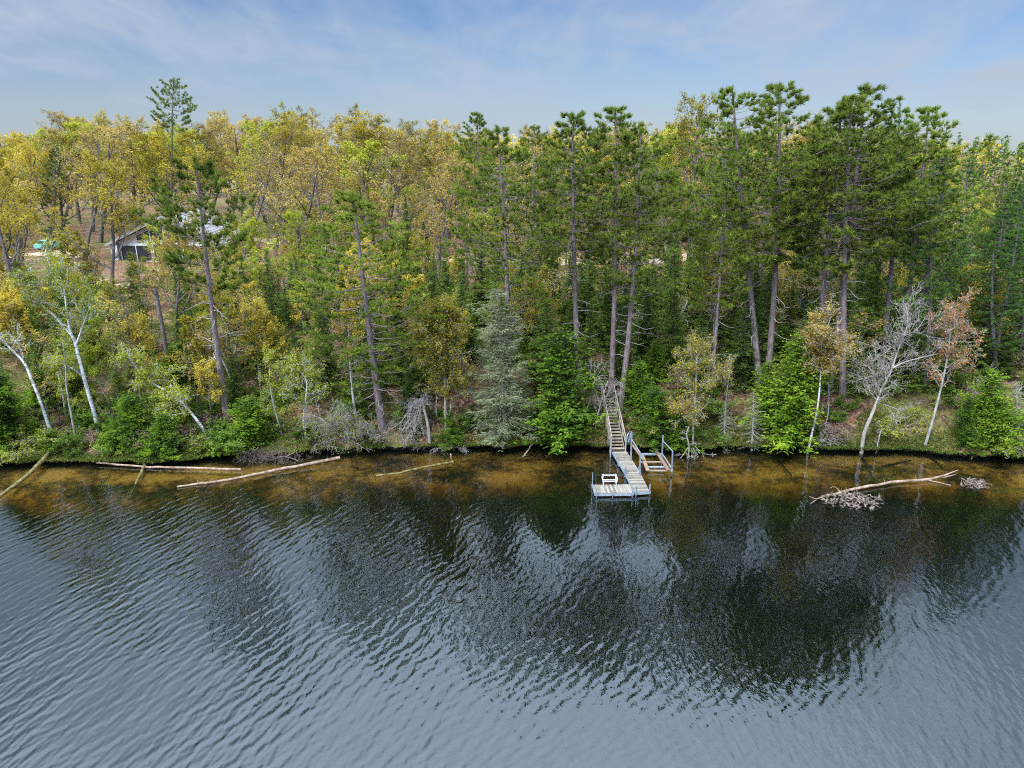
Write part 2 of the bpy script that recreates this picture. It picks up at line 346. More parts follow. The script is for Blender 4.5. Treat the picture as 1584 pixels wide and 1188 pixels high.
# ------------------------------------------------------------------ world + sun
SUN_EL, SUN_AZ = R(48), R(218)          # azimuth measured from +Y towards +X
w = bpy.data.worlds.new("World"); SC.world = w; w.use_nodes = True
nt = w.node_tree; nt.nodes.clear()
def build_world():
    t = NT.__new__(NT); t.t = nt; t.out = None
    out = t.n('ShaderNodeOutputWorld'); bg = t.n('ShaderNodeBackground')
    sky = t.n('ShaderNodeTexSky'); sky.sky_type = 'NISHITA'; sky.sun_disc = False; sky.sun_elevation = SUN_EL; sky.sun_rotation = SUN_AZ
    sky.air_density = 1.1; sky.dust_density = .25; sky.ozone_density = 2.5
    g = t.n('ShaderNodeTexCoord').outputs['Generated']; sx = t.n('ShaderNodeSeparateXYZ'); t.l(g, sx.inputs[0])
    z = t.math('MAXIMUM', sx.outputs['Z'], .03); dv = t.n('ShaderNodeVectorMath', operation='DIVIDE'); t.l(g, dv.inputs[0])
    cb = t.n('ShaderNodeCombineXYZ')
    zz = t.math('ADD', z, .22)
    for i in range(3): t.l(zz, cb.inputs[i])
    t.l(cb.outputs[0], dv.inputs[1])
    n1 = t.noise(1.25, 5, .52, t.mapv(dv.outputs[0], (1, .8, 1), (0, 0, R(25)), (SKYX, SKYY, 0)), .5)
    n2 = t.noise(3.4, 5, .6, t.mapv(dv.outputs[0], (1.6, .6, 1), (0, 0, R(-30)), (4.2, 0, 0)), .8)
    c = t.math('ADD', t.math('MULTIPLY', n1, .72), t.math('MULTIPLY', n2, .28))
    cov = t.ramp(c, [(.38, (.0, .0, .0)), (.51, (.42, .42, .42)), (.66, (1, 1, 1))])
    # more cloud overhead and near the horizon
    hi = t.n('ShaderNodeMapRange'); hi.inputs['From Min'].default_value = .26; hi.inputs['From Max'].default_value = .80; t.l(sx.outputs['Z'], hi.inputs['Value'])
    lo = t.n('ShaderNodeMapRange'); lo.inputs['From Min'].default_value = .0; lo.inputs['From Max'].default_value = .16; lo.inputs['To Min'].default_value = .55; lo.inputs['To Max'].default_value = 0; t.l(sx.outputs['Z'], lo.inputs['Value'])
    sp = t.n('ShaderNodeSeparateColor'); t.l(cov, sp.inputs[0])
    cv = t.math('ADD', t.math('MAXIMUM', sp.outputs[0], lo.outputs[0]), t.math('MULTIPLY', hi.outputs[0], .7), True)
    # cloud brightness grows towards the veiled sun and overhead
    dt = t.n('ShaderNodeVectorMath', operation='DOT_PRODUCT'); t.l(g, dt.inputs[0])
    dt.inputs[1].default_value = (math.sin(SUN_AZ) * math.cos(SUN_EL), math.cos(SUN_AZ) * math.cos(SUN_EL), math.sin(SUN_EL))
    glow = t.math('POWER', t.math('MAXIMUM', dt.outputs['Value'], 0), 6)
    br = t.math('ADD', t.math('ADD', 2.6, t.math('MULTIPLY', hi.outputs[0], 10.8)), t.math('MULTIPLY', glow, 27.0))
    cc = t.n('ShaderNodeVectorMath', operation='SCALE'); cc.inputs[0].default_value = (.79, .93, 1.15); t.l(br, cc.inputs['Scale'])
    sk = t.n('ShaderNodeVectorMath', operation='MULTIPLY'); sk.inputs[1].default_value = (.285, .335, .445); t.l(sky.outputs[0], sk.inputs[0])
    mx = t.mix(cv, sk.outputs[0], cc.outputs[0]); t.l(mx, bg.inputs[0]); bg.inputs[1].default_value = .12
    t.l(bg.outputs[0], out.inputs[0])
SKYX, SKYY = 3.1, 1.7
build_world()
w.cycles.sampling_method = 'MANUAL'; w.cycles.sample_map_resolution = 512
sl = bpy.data.lights.new("sun", 'SUN'); sl.energy = 1.4; sl.angle = R(11); sl.color = (1, .96, .9)
so = bpy.data.objects.new("sun", sl); COL.objects.link(so)
sd = Vector((math.sin(SUN_AZ) * math.cos(SUN_EL), math.cos(SUN_AZ) * math.cos(SUN_EL), math.sin(SUN_EL)))
so.rotation_euler = sd.to_track_quat('Z', 'Y').to_euler(); so.location = (-30, 40, 60)
SC.view_settings.view_transform = 'Standard'; SC.view_settings.look = 'None'; SC.view_settings.exposure = 0.98; SC.view_settings.gamma = 1
SC.cycles.use_denoising = False; SC.cycles.filter_width = 1.1
SC.cycles.max_bounces = 5; SC.cycles.diffuse_bounces = 2; SC.cycles.glossy_bounces = 2; SC.cycles.transparent_max_bounces = 8
SC.cycles.transmission_bounces = 4; SC.cycles.caustics_reflective = False; SC.cycles.caustics_refractive = False
SC.cycles.sample_clamp_indirect = 6

# ------------------------------------------------------------------ ground, lake bed, water
def sheet(name, xs, rows, mats, kind='structure', zf=None, matf=None):
    """rows: list of functions x-> (y, z)"""
    mb = MB(); P = np.stack([np.stack([xs, r[0], r[1]], -1) for r in rows], 0); ny, nx = P.shape[:2]
    i, j = np.meshgrid(np.arange(ny - 1), np.arange(nx - 1), indexing='ij')
    Fc = np.stack([i * nx + j, i * nx + j + 1, (i + 1) * nx + j + 1, (i + 1) * nx + j], -1).reshape(-1, 4)
    mb.add(P.reshape(-1, 3), Fc, 0, .5, True); o = mb.build(name, mats); struct(o, kind); return o
xs = np.unique(np.concatenate([np.linspace(-600, -80, 40), np.linspace(-80, -48, 90), np.linspace(-48, 48, 700), np.linspace(48, 80, 90), np.linspace(80, 600, 40)]))
ds = np.concatenate([[0, .12], np.arange(.35, 12, .3), np.arange(12, 30, .7), np.arange(30, 80, 2.5), np.geomspace(82, 1400, 28)])
sh = shore(xs); rows = []
ragg = .22 * vnoise(xs * 3.1, 7) + .12 * vnoise(xs * 7.7, 8)
for d in ds:
    y = sh + d + (ragg if d < .2 else 0); rows.append((y, ground(xs, sh + d) - (0.05 if d == 0 else 0)))
ground_o = sheet('ground', xs, rows, M['ground'])
bk = []
for d, z in ((0, None), (.10, .16), (.35, .0), (.32, -.12), (.05, -.25)):
    y = sh + ragg * (1 if d == 0 else .6) + d + .10 * vnoise(xs * 4.3 + z * 9 if z is not None else xs, 9) * (0 if z is None else 1)
    bk.append((y, (ground(xs, sh) - .05) if z is None else np.full_like(xs, z) + .05 * vnoise(xs * 5.1, 10)))
sheet('bank_edge', xs, bk[::-1], M['peat_shade'])
BD = [(.4, -.22), (0, -.27), (-1, -.30), (-2.2, -.36), (-3.4, -.42), (-4.3, -.62), (-5.6, -1.7), (-8, -3.4), (-12, -4.8), (-20, -5), (-60, -7), (-340, -9)]
bdd = np.array([b[0] for b in BD]); bdz = np.array([b[1] for b in BD])
dd = np.concatenate([[.4, 0], -np.arange(.4, 12, .4), -np.geomspace(12.5, 340, 14)]); br = []
for d in dd:
    br.append((sh + d, np.interp(-d, -bdd, bdz) + .10 * vnoise2(xs / 2.2, (sh + d) / 2.2, 12) * min(1, .3 + abs(d) / 3)))
sheet('lake_bed', xs, br[::-1], M['bed'])
mb = MB(); wy0, wy1 = -260., float(SY.max()) + 1.2
mb.box((0, (wy0 + wy1) / 2, -6), (1180, wy1 - wy0, 12)); wo = struct(mb.build('water', M['water']))

# dirt track on the plateau
mb = MB(); pts = []
for px, Y, hw in ((-120, 104, 2.2), (0, 104, 2.3), (60, 106, 2.2), (130, 106, 2.0), (200, 118, 1.8), (340, 124, 1.8), (520, 116, 1.8), (640, 106, 2.3), (700, 101, 2.6), (760, 99, 2.6), (830, 98, 2.2), (960, 100, 2), (1200, 108, 2)):
    pts.append((at_col(px, Y), hw))
X = np.array([p[0].x for p in pts]); Yc = np.array([p[0].y for p in pts]); HW = np.array([p[1] for p in pts]); xx = np.arange(X[0], X[-1], .8)
rows = []
for k in np.linspace(-1, 1, 9):
    yy = np.interp(xx, X, Yc) + k * (np.interp(xx, X, HW) + .4 * vnoise(xx * .5, 20 + int(k > 0))); rows.append((yy, ground(xx, yy) + .06))
sheet('dirt_road', xx, rows, M['dirt'])

# ------------------------------------------------------------------ tree generators
def rot_about(d, ax, a): return Matrix.Rotation(a, 3, ax) @ d
def grow(rng, p, d, L, r, lvl, P, out):
    n = P['segs'][lvl]; st = L / n; pts = [p.copy()]; rad = [r]; dirs = [d.copy()]
    r1 = max(r * P['taper'][lvl], .004); w = P['wig'][lvl]; tr = P['trop'][lvl]
    for i in range(n):
        d = (d + Vector((rng.gauss(0, w), rng.gauss(0, w), rng.gauss(0, w) + tr))).normalized()
        p = p + d * st; pts.append(p.copy()); rad.append(r + (r1 - r) * (i + 1) / n); dirs.append(d.copy())
    out.append((lvl, pts, rad))
    if lvl >= P['max']: return
    k = P['kids'][lvl]; az = rng.uniform(0, 6.28)
    for j in range(k):
        t = P['t0'][lvl] + (1 - P['t0'][lvl]) * (j + rng.uniform(.2, .8)) / k; f = t * n; i = min(int(f), n - 1); f -= i
        q = pts[i].lerp(pts[i + 1], f); dd_ = dirs[i + 1]; rr = (rad[i] * (1 - f) + rad[i + 1] * f)
        az += 2.4 + rng.uniform(-.5, .5); ax = dd_.orthogonal().normalized(); ax = rot_about(ax, dd_, az)
        nd = rot_about(dd_, ax, R(P['ang'][lvl] * rng.uniform(.7, 1.25)))
        LL = L * P['lr'][lvl] * (1 - P['fall'][lvl] * (t - P['t0'][lvl])) * rng.uniform(.7, 1.2)
        grow(rng, q, nd, LL, max(rr * P['rr'][lvl], .006), lvl + 1, P, out)
def paths_to(mb, out, sides=(8, 5, 4, 3, 3), mat=0, minr=0.0):
    by = {}
    for lvl, pts, rad in out: by.setdefault((lvl, len(pts)), []).append((pts, rad))
    for (lvl, n), L in by.items():
        P = np.array([[tuple(q) for q in a[0]] for a in L]); Rr = np.maximum(np.array([a[1] for a in L]), minr)
        mb.tubes(P, Rr, sides[min(lvl, len(sides) - 1)], mat, np.linspace(0, 1, len(L)))
def tip_points(out, lvls, per, spread, seed, t0=.2):
    g = np.random.default_rng(seed); O = []
    for lvl, pts, rad in out:
        if lvl in lvls:
            P = np.array([tuple(q) for q in pts]); n = len(P) - 1; t = g.uniform(t0, 1, per) * n; i = np.minimum(t.astype(int), n - 1); f = (t - i)[:, None]
            O.append(P[i] * (1 - f) + P[i + 1] * f + g.normal(0, spread, (per, 3)))
    return np.concatenate(O) if O else np.zeros((0, 3))

OAK = dict(segs=[9, 7, 5, 3], taper=[.25, .25, .3, .4], wig=[.07, .14, .18, .2], trop=[.03, .09, .08, .06], max=3, kids=[11, 7, 6], t0=[.28, .2, .15],
           ang=[48, 45, 45], lr=[.46, .5, .42], fall=[.75, .5, .3], rr=[.55, .6, .6])
def gen_oak(seed, Ht, lf, per, leafsz, barkm, P=OAK, r0=.22, lean=(0, 0)):
    rng = random.Random(seed); out = []
    grow(rng, Vector((0, 0, -.3)), Vector((lean[0], lean[1], 1)).normalized(), Ht * .93, r0, 0, P, out)
    a = MB(); paths_to(a, out, minr=.015); b = MB()
    mx = P['max']; b.leaves(tip_points(out, (mx,), per, .13, seed, .5), leafsz, seed=seed); b.leaves(tip_points(out, (mx - 1,), max(1, per // 3), .15, seed + 1, .8), leafsz, seed=seed + 2)
    return dict(H=Ht, parts=[('trunk', a, M[barkm]), ('crown', b, M[lf])])

def gen_pine(seed, Ht=22., c0=.42, rmax=3.9, dz=.72, nb=6, tl=.36, tw=.065, nn=13, subs=7, tps=3, mat='needle_red', bark='bark_pine', r0=.24, up=.13, dead=14, shape='round', skip=.2, flat=0., tin=.5):
    rng = random.Random(seed); g = np.random.default_rng(seed); a = MB(); n = 14
    bx, by = rng.uniform(-.4, .4), rng.uniform(-.4, .4)
    ax = lambda z: (bx * math.sin(z / Ht * 3), by * math.sin(z / Ht * 2.4 + 1) - by * .84)
    T = [Vector((*ax(z), z)) for z in np.linspace(-.4, Ht * .985, n)]; a.tubes([[tuple(q) for q in T]], [[r0 * (1 - .86 * i / (n - 1)) ** .9 + .012 + (.06 if i == 0 else 0) for i in range(n)]], 9)
    br = []; TO = []; TD = []; TV = []
    z = Ht * c0
    while z < Ht * .985:
        u = (z - Ht * c0) / (Ht * (1 - c0))
        if shape == 'round': Rm = rmax * (max(0, math.sin(math.pi * min(1, .25 + .725 * u))) ** .95)
        elif shape == 'plume': Rm = rmax * (1 - u) ** .7 * (.55 + .45 * min(1, u * 4))
        else: Rm = rmax * (1 - u) ** .8
        Rm = max(Rm, .5)
        for k in range(nb):
            if rng.random() < skip: continue
            azi = k * 6.283 / nb + rng.uniform(-.5, .5) + z * 1.7; L = Rm * rng.uniform(.55, 1.12) * (1.0 if rng.random() > .12 else 1.25)
            el = up * (.2 + 1.3 * u) + rng.uniform(-.12, .15); p = Vector((*ax(z), z + rng.uniform(-.15, .15))); dh = Vector((math.cos(azi), math.sin(azi), 0))
            pts = [p.copy()]; m = 5; zz = 0
            for i in range(1, m + 1):
                t = i / m; zz = L * (el * t - .10 * math.sin(t * 3.1) + .16 * t * t); pts.append(p + dh * (L * t) + Vector((rng.gauss(0, .04) * L, rng.gauss(0, .04) * L, zz)))
            br.append((1, pts, [max(.010, 0.018 * L / 2.5 * (1 - .8 * i / m) + .006) for i in range(m + 1)]))
            ns = max(2, int(subs * (L / rmax) + .5))
            ends = []
            for s_ in range(ns):
                t = .5 + .5 * (s_ + rng.random()) / ns; i = min(int(t * m), m - 1); q = pts[i].lerp(pts[i + 1], t * m - i)
                sg = 1 if s_ % 2 else -1; d2 = rot_about(dh, Vector((0, 0, 1)), sg * R(rng.uniform(30, 60))); L2 = L * .34 * rng.uniform(.6, 1.25) * (1.25 - .6 * t)
                e = q + d2 * L2 + Vector((0, 0, L2 * rng.uniform(.05, .45) * (1 - flat))); br.append((2, [q, q.lerp(e, .5) - Vector((0, 0, .03 * L2)), e], [.012, .009, .006])); ends.append((q, e, d2))
            ends.append((pts[-3], pts[-1], dh))
            for q, e, d2 in ends:
                for k2 in range(tps):
                    t = tin + (1.02 - tin) * (k2 + .6) / tps; c = q.lerp(e, t) + Vector((rng.gauss(0, .05), rng.gauss(0, .05), rng.uniform(0, .10) * (1 - flat)))
                    TO.append(c); dv = (d2 * rng.uniform(.3, 1.) + Vector((rng.gauss(0, .35), rng.gauss(0, .35), rng.uniform(.35, 1.1) * (1 - flat * .8)))).normalized(); TD.append(dv); TV.append(rng.random())
        z += dz * rng.uniform(.8, 1.25) * (1 - .35 * u)
    for k in range(10):   # leader tufts
        TO.append(Vector((*ax(Ht), Ht - k * .12))); TD.append(Vector((rng.gauss(0, .3), rng.gauss(0, .3), 1)).normalized()); TV.append(.5)
    for k in range(dead):  # bare grey limbs under the crown
        z = Ht * (c0 - .02 - .55 * c0 * (k / max(1, dead)) ** 1.3); azi = rng.uniform(0, 6.28); L = rng.uniform(.5, 2.4); dh = Vector((math.cos(azi), math.sin(azi), 0)); p = Vector((*ax(z), z)); el = rng.uniform(-.25, .15); pts = [p]
        for i in range(1, 6): t = i / 5; pts.append(p + dh * L * t + Vector((rng.gauss(0, .05) * L, rng.gauss(0, .05) * L, L * (el * t - .25 * math.sin(t * 2.6) * (1 if k % 2 else -.4)))))
        br.append((3, pts, [.03 * (1 - .75 * i / 5) for i in range(6)]))
        for s_ in range(3):
            i = rng.randint(1, 4); q = pts[i]; e = q + Vector((rng.gauss(0, .35), rng.gauss(0, .35), rng.gauss(-.05, .25))); br.append((2, [q, q.lerp(e, .5) + Vector((0, 0, .05)), e], [.011, .008, .005]))
    paths_to(a, [b for b in br if b[0] == 3], (4, 4, 4, 4), 1); live = [b for b in br if b[0] != 3]; paths_to(a, live, (5, 4, 3, 3))
    O = np.array([tuple(q) for q in TO]); D = np.array([tuple(q) for q in TD]); N = len(O); vv = np.repeat(np.array(TV), nn) * .75 + g.uniform(0, .3, N * nn)
    O2 = np.repeat(O, nn, 0); D2 = np.repeat(D, nn, 0) + g.normal(0, .46, (N * nn, 3)); D2 /= np.linalg.norm(D2, axis=1, keepdims=True)
    c = MB(); c.blades(O2, D2, tl * g.uniform(.7, 1.2, N * nn), tw, 0, vv, seed)
    return dict(H=Ht, parts=[('trunk', a, [M[bark], M['bark_dead']]), ('crown', c, M[mat])])

def gen_fir(seed, Ht=8., rmax=1.8, nbr=170, mat='needle_fir', droop=.25, z0=.06, sl=.24, sw=.05, dens=11, bark='bark_grey', r0=.09, pw=.85, vtip=.35, jit=.25, lump=0., vbase=.65, vj=.03):
    rng = random.Random(seed); g = np.random.default_rng(seed); a = MB(); a.tubes([[(0, 0, -.3), (.03, 0, Ht * .5), (0, .02, Ht)]], [[r0, r0 * .6, .01]], 7)
    br = []; C = []; A = []; B = []; V = []
    for k in range(nbr):
        u = (k + rng.random()) / nbr; z = Ht * (z0 + (1 - z0) * u); L = max(.12, rmax * (1 - u) ** pw * rng.uniform(1 - jit * 1.6, 1 + jit)); azi = k * 2.399 + rng.uniform(-.3, .3)
        if lump: L *= 1 + lump * float(vnoise2(math.cos(azi) * 1.6 + seed, z * .9 + math.sin(azi) * 1.6, seed))
        dh = np.array([math.cos(azi), math.sin(azi), 0.]); sdv = np.array([-dh[1], dh[0], 0.]); el = -droop + .45 * u + rng.uniform(-.1, .1)
        ts = np.linspace(0, 1, 4); pts = [Vector((0, 0, z)) + Vector(tuple(dh * L * t)) + Vector((0, 0, L * (el * t - .12 * math.sin(t * 3.14)))) for t in ts]
        br.append((1, pts, [.02 + .006 * L, .014, .01, .006]))
        m = max(3, int(dens * L)); t = np.sort(g.uniform(.12, 1, m)); P0 = np.array([0, 0, z]) + dh * (L * t)[:, None] + np.array([0, 0, 1.]) * (L * (el * t - .12 * np.sin(t * 3.14)))[:, None] + g.normal(0, vj, (m, 3))
        for sg in (-1, 1):
            fw = g.uniform(.4, .9, m)[:, None]; dr = dh * fw + sdv * sg * g.uniform(.5, 1, m)[:, None] + np.array([0, 0, 1.]) * (g.uniform(-.25, .12, m)[:, None]); dr /= np.linalg.norm(dr, axis=1, keepdims=True)
            ln = (sl * (.6 + .9 * L / rmax) * (1.25 - .75 * t) * g.uniform(.7, 1.3, m))[:, None]
            nrm = np.array([0, 0, 1.]) + g.normal(0, .35 + 3 * vj, (m, 3)); bb = np.cross(dr, nrm); bb /= np.linalg.norm(bb, axis=1, keepdims=True)
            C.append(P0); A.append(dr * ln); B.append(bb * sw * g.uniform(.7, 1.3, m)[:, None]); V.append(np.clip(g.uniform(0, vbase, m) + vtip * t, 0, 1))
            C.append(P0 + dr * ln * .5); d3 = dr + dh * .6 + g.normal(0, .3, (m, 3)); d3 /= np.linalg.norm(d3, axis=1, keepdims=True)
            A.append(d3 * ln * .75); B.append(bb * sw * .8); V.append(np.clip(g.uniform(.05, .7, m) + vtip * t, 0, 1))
    paths_to(a, br, (4, 3, 3)); c = MB(); c.diamonds(np.concatenate(C), np.concatenate(A), np.concatenate(B), 0, np.concatenate(V))
    return dict(H=Ht, parts=[('trunk', a, M[bark]), ('crown', c, M[mat])])

def meshify(d):
    d['me'] = [(n, mb.mesh(n, m)) for n, mb, m in d['parts']]; del d['parts']; return d

TEMPL = {}
TEMPL['red'] = [meshify(gen_pine(s, c0=c)) for s, c in ((1, .44), (2, .40), (3, .5), (4, .46))]
TEMPL['redlow'] = [meshify(gen_pine(s, Ht=16, c0=.26, rmax=4.0, nb=6, subs=8, dead=18, r0=.24, skip=.2)) for s in (11,)] + [meshify(gen_pine(12, Ht=16, c0=.52, rmax=3.3, nb=6, subs=8, dead=26, skip=.38))]
TEMPL['white'] = [meshify(gen_pine(s, Ht=20, c0=.22, rmax=3.6, dz=.85, nb=5, tl=.28, tw=.05, nn=10, subs=8, tps=5, mat='needle_white', bark='bark_grey', shape='plume', up=.12, dead=8, flat=.7, tin=.3)) for s in (21, 22, 23)]
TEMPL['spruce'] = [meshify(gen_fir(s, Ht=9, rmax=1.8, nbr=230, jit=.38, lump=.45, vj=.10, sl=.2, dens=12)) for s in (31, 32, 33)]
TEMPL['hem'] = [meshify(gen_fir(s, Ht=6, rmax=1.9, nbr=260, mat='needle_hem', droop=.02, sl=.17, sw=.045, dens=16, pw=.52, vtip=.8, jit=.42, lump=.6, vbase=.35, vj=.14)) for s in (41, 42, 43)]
TEMPL['oak'] = [meshify(gen_oak(s, 16, 'oak', 19, .165, 'bark_grey')) for s in (51, 52, 53, 54)]
TEMPL['oaktan'] = [meshify(gen_oak(s, 16, 'oaktan', 15, .165, 'bark_grey')) for s in (55, 56)]
TEMPL['bare'] = [meshify(gen_oak(s, 16, 'oaktan', 4, .16, 'bark_grey')) for s in (57, 58)]
TEMPL['limetree'] = [meshify(gen_oak(s, 15, 'lime', 22, .17, 'bark_grey')) for s in (61, 62)]
SAP = dict(OAK, kids=[11, 5, 4], t0=[.3, .2, .2], lr=[.36, .42, .4], ang=[58, 45, 45])
TEMPL['sap'] = [meshify(gen_oak(s, 8, 'oak', 16, .15, 'bark_light', SAP, .07)) for s in (71, 72, 73)]
TEMPL['sapbare'] = [meshify(gen_oak(s, 8, 'oaktan', 5, .13, 'bark_grey', SAP, .07)) for s in (76, 77)]
TEMPL['saplime'] = [meshify(gen_oak(s, 8, 'lime', 15, .15, 'bark_light', SAP, .07)) for s in (74, 75)]
BUSH = dict(segs=[5, 4, 3], taper=[.3, .4, .4], wig=[.15, .2, .2], trop=[.05, .06, .05], max=2, kids=[6, 5], t0=[.15, .2], ang=[45, 45], lr=[.55, .5], fall=[.4, .3], rr=[.6, .6])
def gen_bush(seed, Ht, lf, per, sz, stems=7, barkm='bark_light', spread=.6):
    rng = random.Random(seed); out = []
    for i in range(stems):
        az = rng.uniform(0, 6.28); rr = rng.uniform(0, .35) * Ht
        grow(rng, Vector((math.cos(az) * rr, math.sin(az) * rr, -.1)), Vector((math.cos(az) * spread, math.sin(az) * spread, 1)).normalized(), Ht * rng.uniform(.6, 1), .018, 0, BUSH, out)
    a = MB(); paths_to(a, out, (4, 3, 3), minr=.007); b = MB(); b.leaves(tip_points(out, (1, 2), per, .07, seed, .1), sz, seed=seed)
    return dict(H=Ht, parts=[('stems', a, M[barkm]), ('foliage', b, M[lf])])
TEMPL['bush'] = [meshify(gen_bush(s, 1.5, 'green', 11, .11)) for s in (81, 82, 83)]
TEMPL['bushlime'] = [meshify(gen_bush(s, 1.6, 'lime', 5, .09)) for s in (84, 85)]
TEMPL['bushred'] = [meshify(gen_bush(s, 1.5, 'litter', 4, .10)) for s in (86,)]
TEMPL['twig'] = [meshify(gen_bush(s, 1.5, 'litter', 1, .06, 8, 'bark_dead')) for s in (87, 88)]

def put(kind, name, base, top, width=1.0, label='', cat='tree', group=None, var=None, yaw=None):
    t = TEMPL[kind][rnd.randrange(len(TEMPL[kind])) if var is None else var]
    e = empty(name, base); v = top - base; L = v.length; s = L / t['H']
    tx = math.atan2(v.x, v.z); ty = math.atan2(-v.y, math.hypot(v.x, v.z))
    e.rotation_mode = 'QUATERNION'
    q = Vector((0, 0, 1)).rotation_difference(v.normalized()) @ Matrix.Rotation(rnd.uniform(0, 6.28) if yaw is None else yaw, 3, 'Z').to_quaternion()
    e.rotation_quaternion = q; e.scale = (s * width, s * width, s)
    tag(e, label, cat, group)
    for n, me in t['me']: link(n, me, e)
    return e

# ------------------------------------------------------------------ hero conifers (base pixel, top pixel)
def G(px, py): return at_ground(px, py)
def hero(kind, name, bx, by, tx, ty, width, label, var=None, Y=None, yaw=None, group=None):
    b = G(bx, by) if Y is None else at_col(bx, Y)
    return put(kind, name, b, at_Y(tx, ty, b.y), width * (1.08 if kind in ('red', 'redlow') else 1), label, 'tree', group, var, yaw)

hero('redlow', 'pine_tree', 592, 664, 545, 302, 1.12, 'red pine leaning left over the bank, thick purplish trunk, low ragged crown, dead lower limbs', 0, yaw=1)
hero('redlow', 'pine_tree', 352, 655, 298, 246, .85, 'red pine with bent purplish trunk, crown partly hiding the pale house', 1, yaw=2)
hero('red', 'pine_tree', 784, 640, 768, 197, 1.0, 'tall red pine standing directly behind the grey lichen covered spruce', 1, yaw=0)
hero('red', 'pine_tree', 896, 622, 885, 179, 1.0, 'tall red pine behind the bright green hemlock left of the stairs', 2, yaw=1)
hero('red', 'pine_tree', 945, 615, 951, 170, .95, 'straight tall red pine with bare trunk rising behind the stairs, left of two', 2, yaw=2.5)
hero('red', 'pine_tree', 959, 640, 990, 201, 1.0, 'red pine with pale trunk foot touching the right side of the stairs', 0, yaw=3)
hero('red', 'pine_tree', 1098, 620, 1128, 293, .85, 'shorter red pine with dead snag-like lower trunk right of the boat lift', 3, yaw=1)
hero('red', 'pine_tree', 1176, 612, 1140, 136, 1.0, 'tall red pine, left of the two topping the skyline right of the stairs', 0, yaw=5)
hero('red', 'pine_tree', 1186, 598, 1212, 132, 1.0, 'tall red pine, right of the two topping the skyline right of the stairs', 3, yaw=2)
hero('red', 'pine_tree', 1262, 600, 1296, 154, 1.0, 'red pine at the left side of the dense tall pine clump on the right', 0, yaw=1.2)
hero('red', 'pine_tree', 1284, 598, 1352, 132, 1.15, 'tallest red pine in the middle of the dense pine clump on the right', 1, yaw=4)
hero('red', 'pine_tree', 1303, 615, 1322, 152, 1.0, 'red pine between the left and the tallest pine of the dense right clump', 3, yaw=0)
hero('white', 'pine_tree', 1360, 600, 1392, 154, .9, 'soft needled white pine right of the tallest pine in the dense clump', 0)
hero('red', 'pine_tree', 1385, 600, 1436, 170, .95, 'slanting red pine with open crown at the right end of the dense pine clump', 2, yaw=2)
hero('red', 'pine_tree', 1340, 455, 1368, 205, .9, 'red pine standing behind the dense right clump', 2)
hero('red', 'pine_tree', 1050, 470, 1010, 235, .85, 'red pine behind the stair pines with crown leaning right', 3, Y=70)
TEMPL['crowned'] = [meshify(gen_pine(14, Ht=22, c0=.70, rmax=3.3, nb=6, subs=7, dead=6, skip=.22))]
hero('crowned', 'pine_tree', 268, 400, 268, 122, .82, 'lone tall pine whose dark crown rises above the skyline behind the house', 0, Y=118, yaw=1)
hero('white', 'pine_tree', 735, 400, 728, 196, .8, 'dark pine top showing on the skyline left of the pine behind the grey spruce', 1, Y=100)
hero('white', 'pine_tree', 1545, 590, 1535, 372, 1.35, 'broad fresh green white pine by the right edge above the orange maple', 1)
hero('white', 'pine_tree', 1500, 520, 1508, 330, 1.1, 'soft green white pine left of the broad one near the right edge', 2)
hero('white', 'pine_tree', 1580, 560, 1600, 245, 1.2, 'tall white pine cut by the right edge of the picture', 0)
hero('white', 'pine_tree', 1430, 600, 1440, 300, 1.05, 'shaded white pine behind the orange leaved maple', 0)
hero('red', 'pine_tree', 1530, 450, 1560, 270, .9, 'dark red pine with slanting trunk near the right edge', 1, Y=68)
for (bx, by, tx, ty, wd, lb) in [
    (868, 682, 866, 508, 1.15, 'large bright green hemlock at the water edge left of the stairs'),
    (1016, 682, 1015, 600, 1.25, 'low bright green hemlock behind the boat lift'),
    (1050, 692, 1052, 640, 1.5, 'small spreading bright hemlock just right of the boat lift'),
    (1224, 682, 1236, 520, 1.0, 'big bright green hemlock leaning over the water left of the pale bent tree'),
    (1185, 640, 1190, 560, 1.1, 'mid sized green hemlock behind the big leaning hemlock on the right'),
    (700, 688, 694, 636, 1.1, 'small bright hemlock beside the broken snag'),
    (14, 690, -8, 575, 1.2, 'dark green hemlock at the left edge beside the birches'),
    (62, 640, 55, 575, 1.1, 'green hemlock between the left edge birches'),
    (1540, 694, 1536, 575, 1.0, 'layered green hemlock at the water edge near the right side'),
    (1490, 690, 1500, 615, .9, 'low green hemlock just right of the orange maple'),
    (392, 692, 385, 615, 1.5, 'dark green hemlock bush above the dark root mass'),
    (200, 690, 205, 610, 1.3, 'green hemlock between the white birch and the leaning birch'),
    (255, 700, 250, 640, 1.5, 'low dark hemlock below the leaning birch'),
    (985, 640, 990, 560, 1.2, 'green hemlock uphill from the boat lift')]:
    hero('hem', 'hemlock_tree', bx, by, tx, ty, wd, lb)
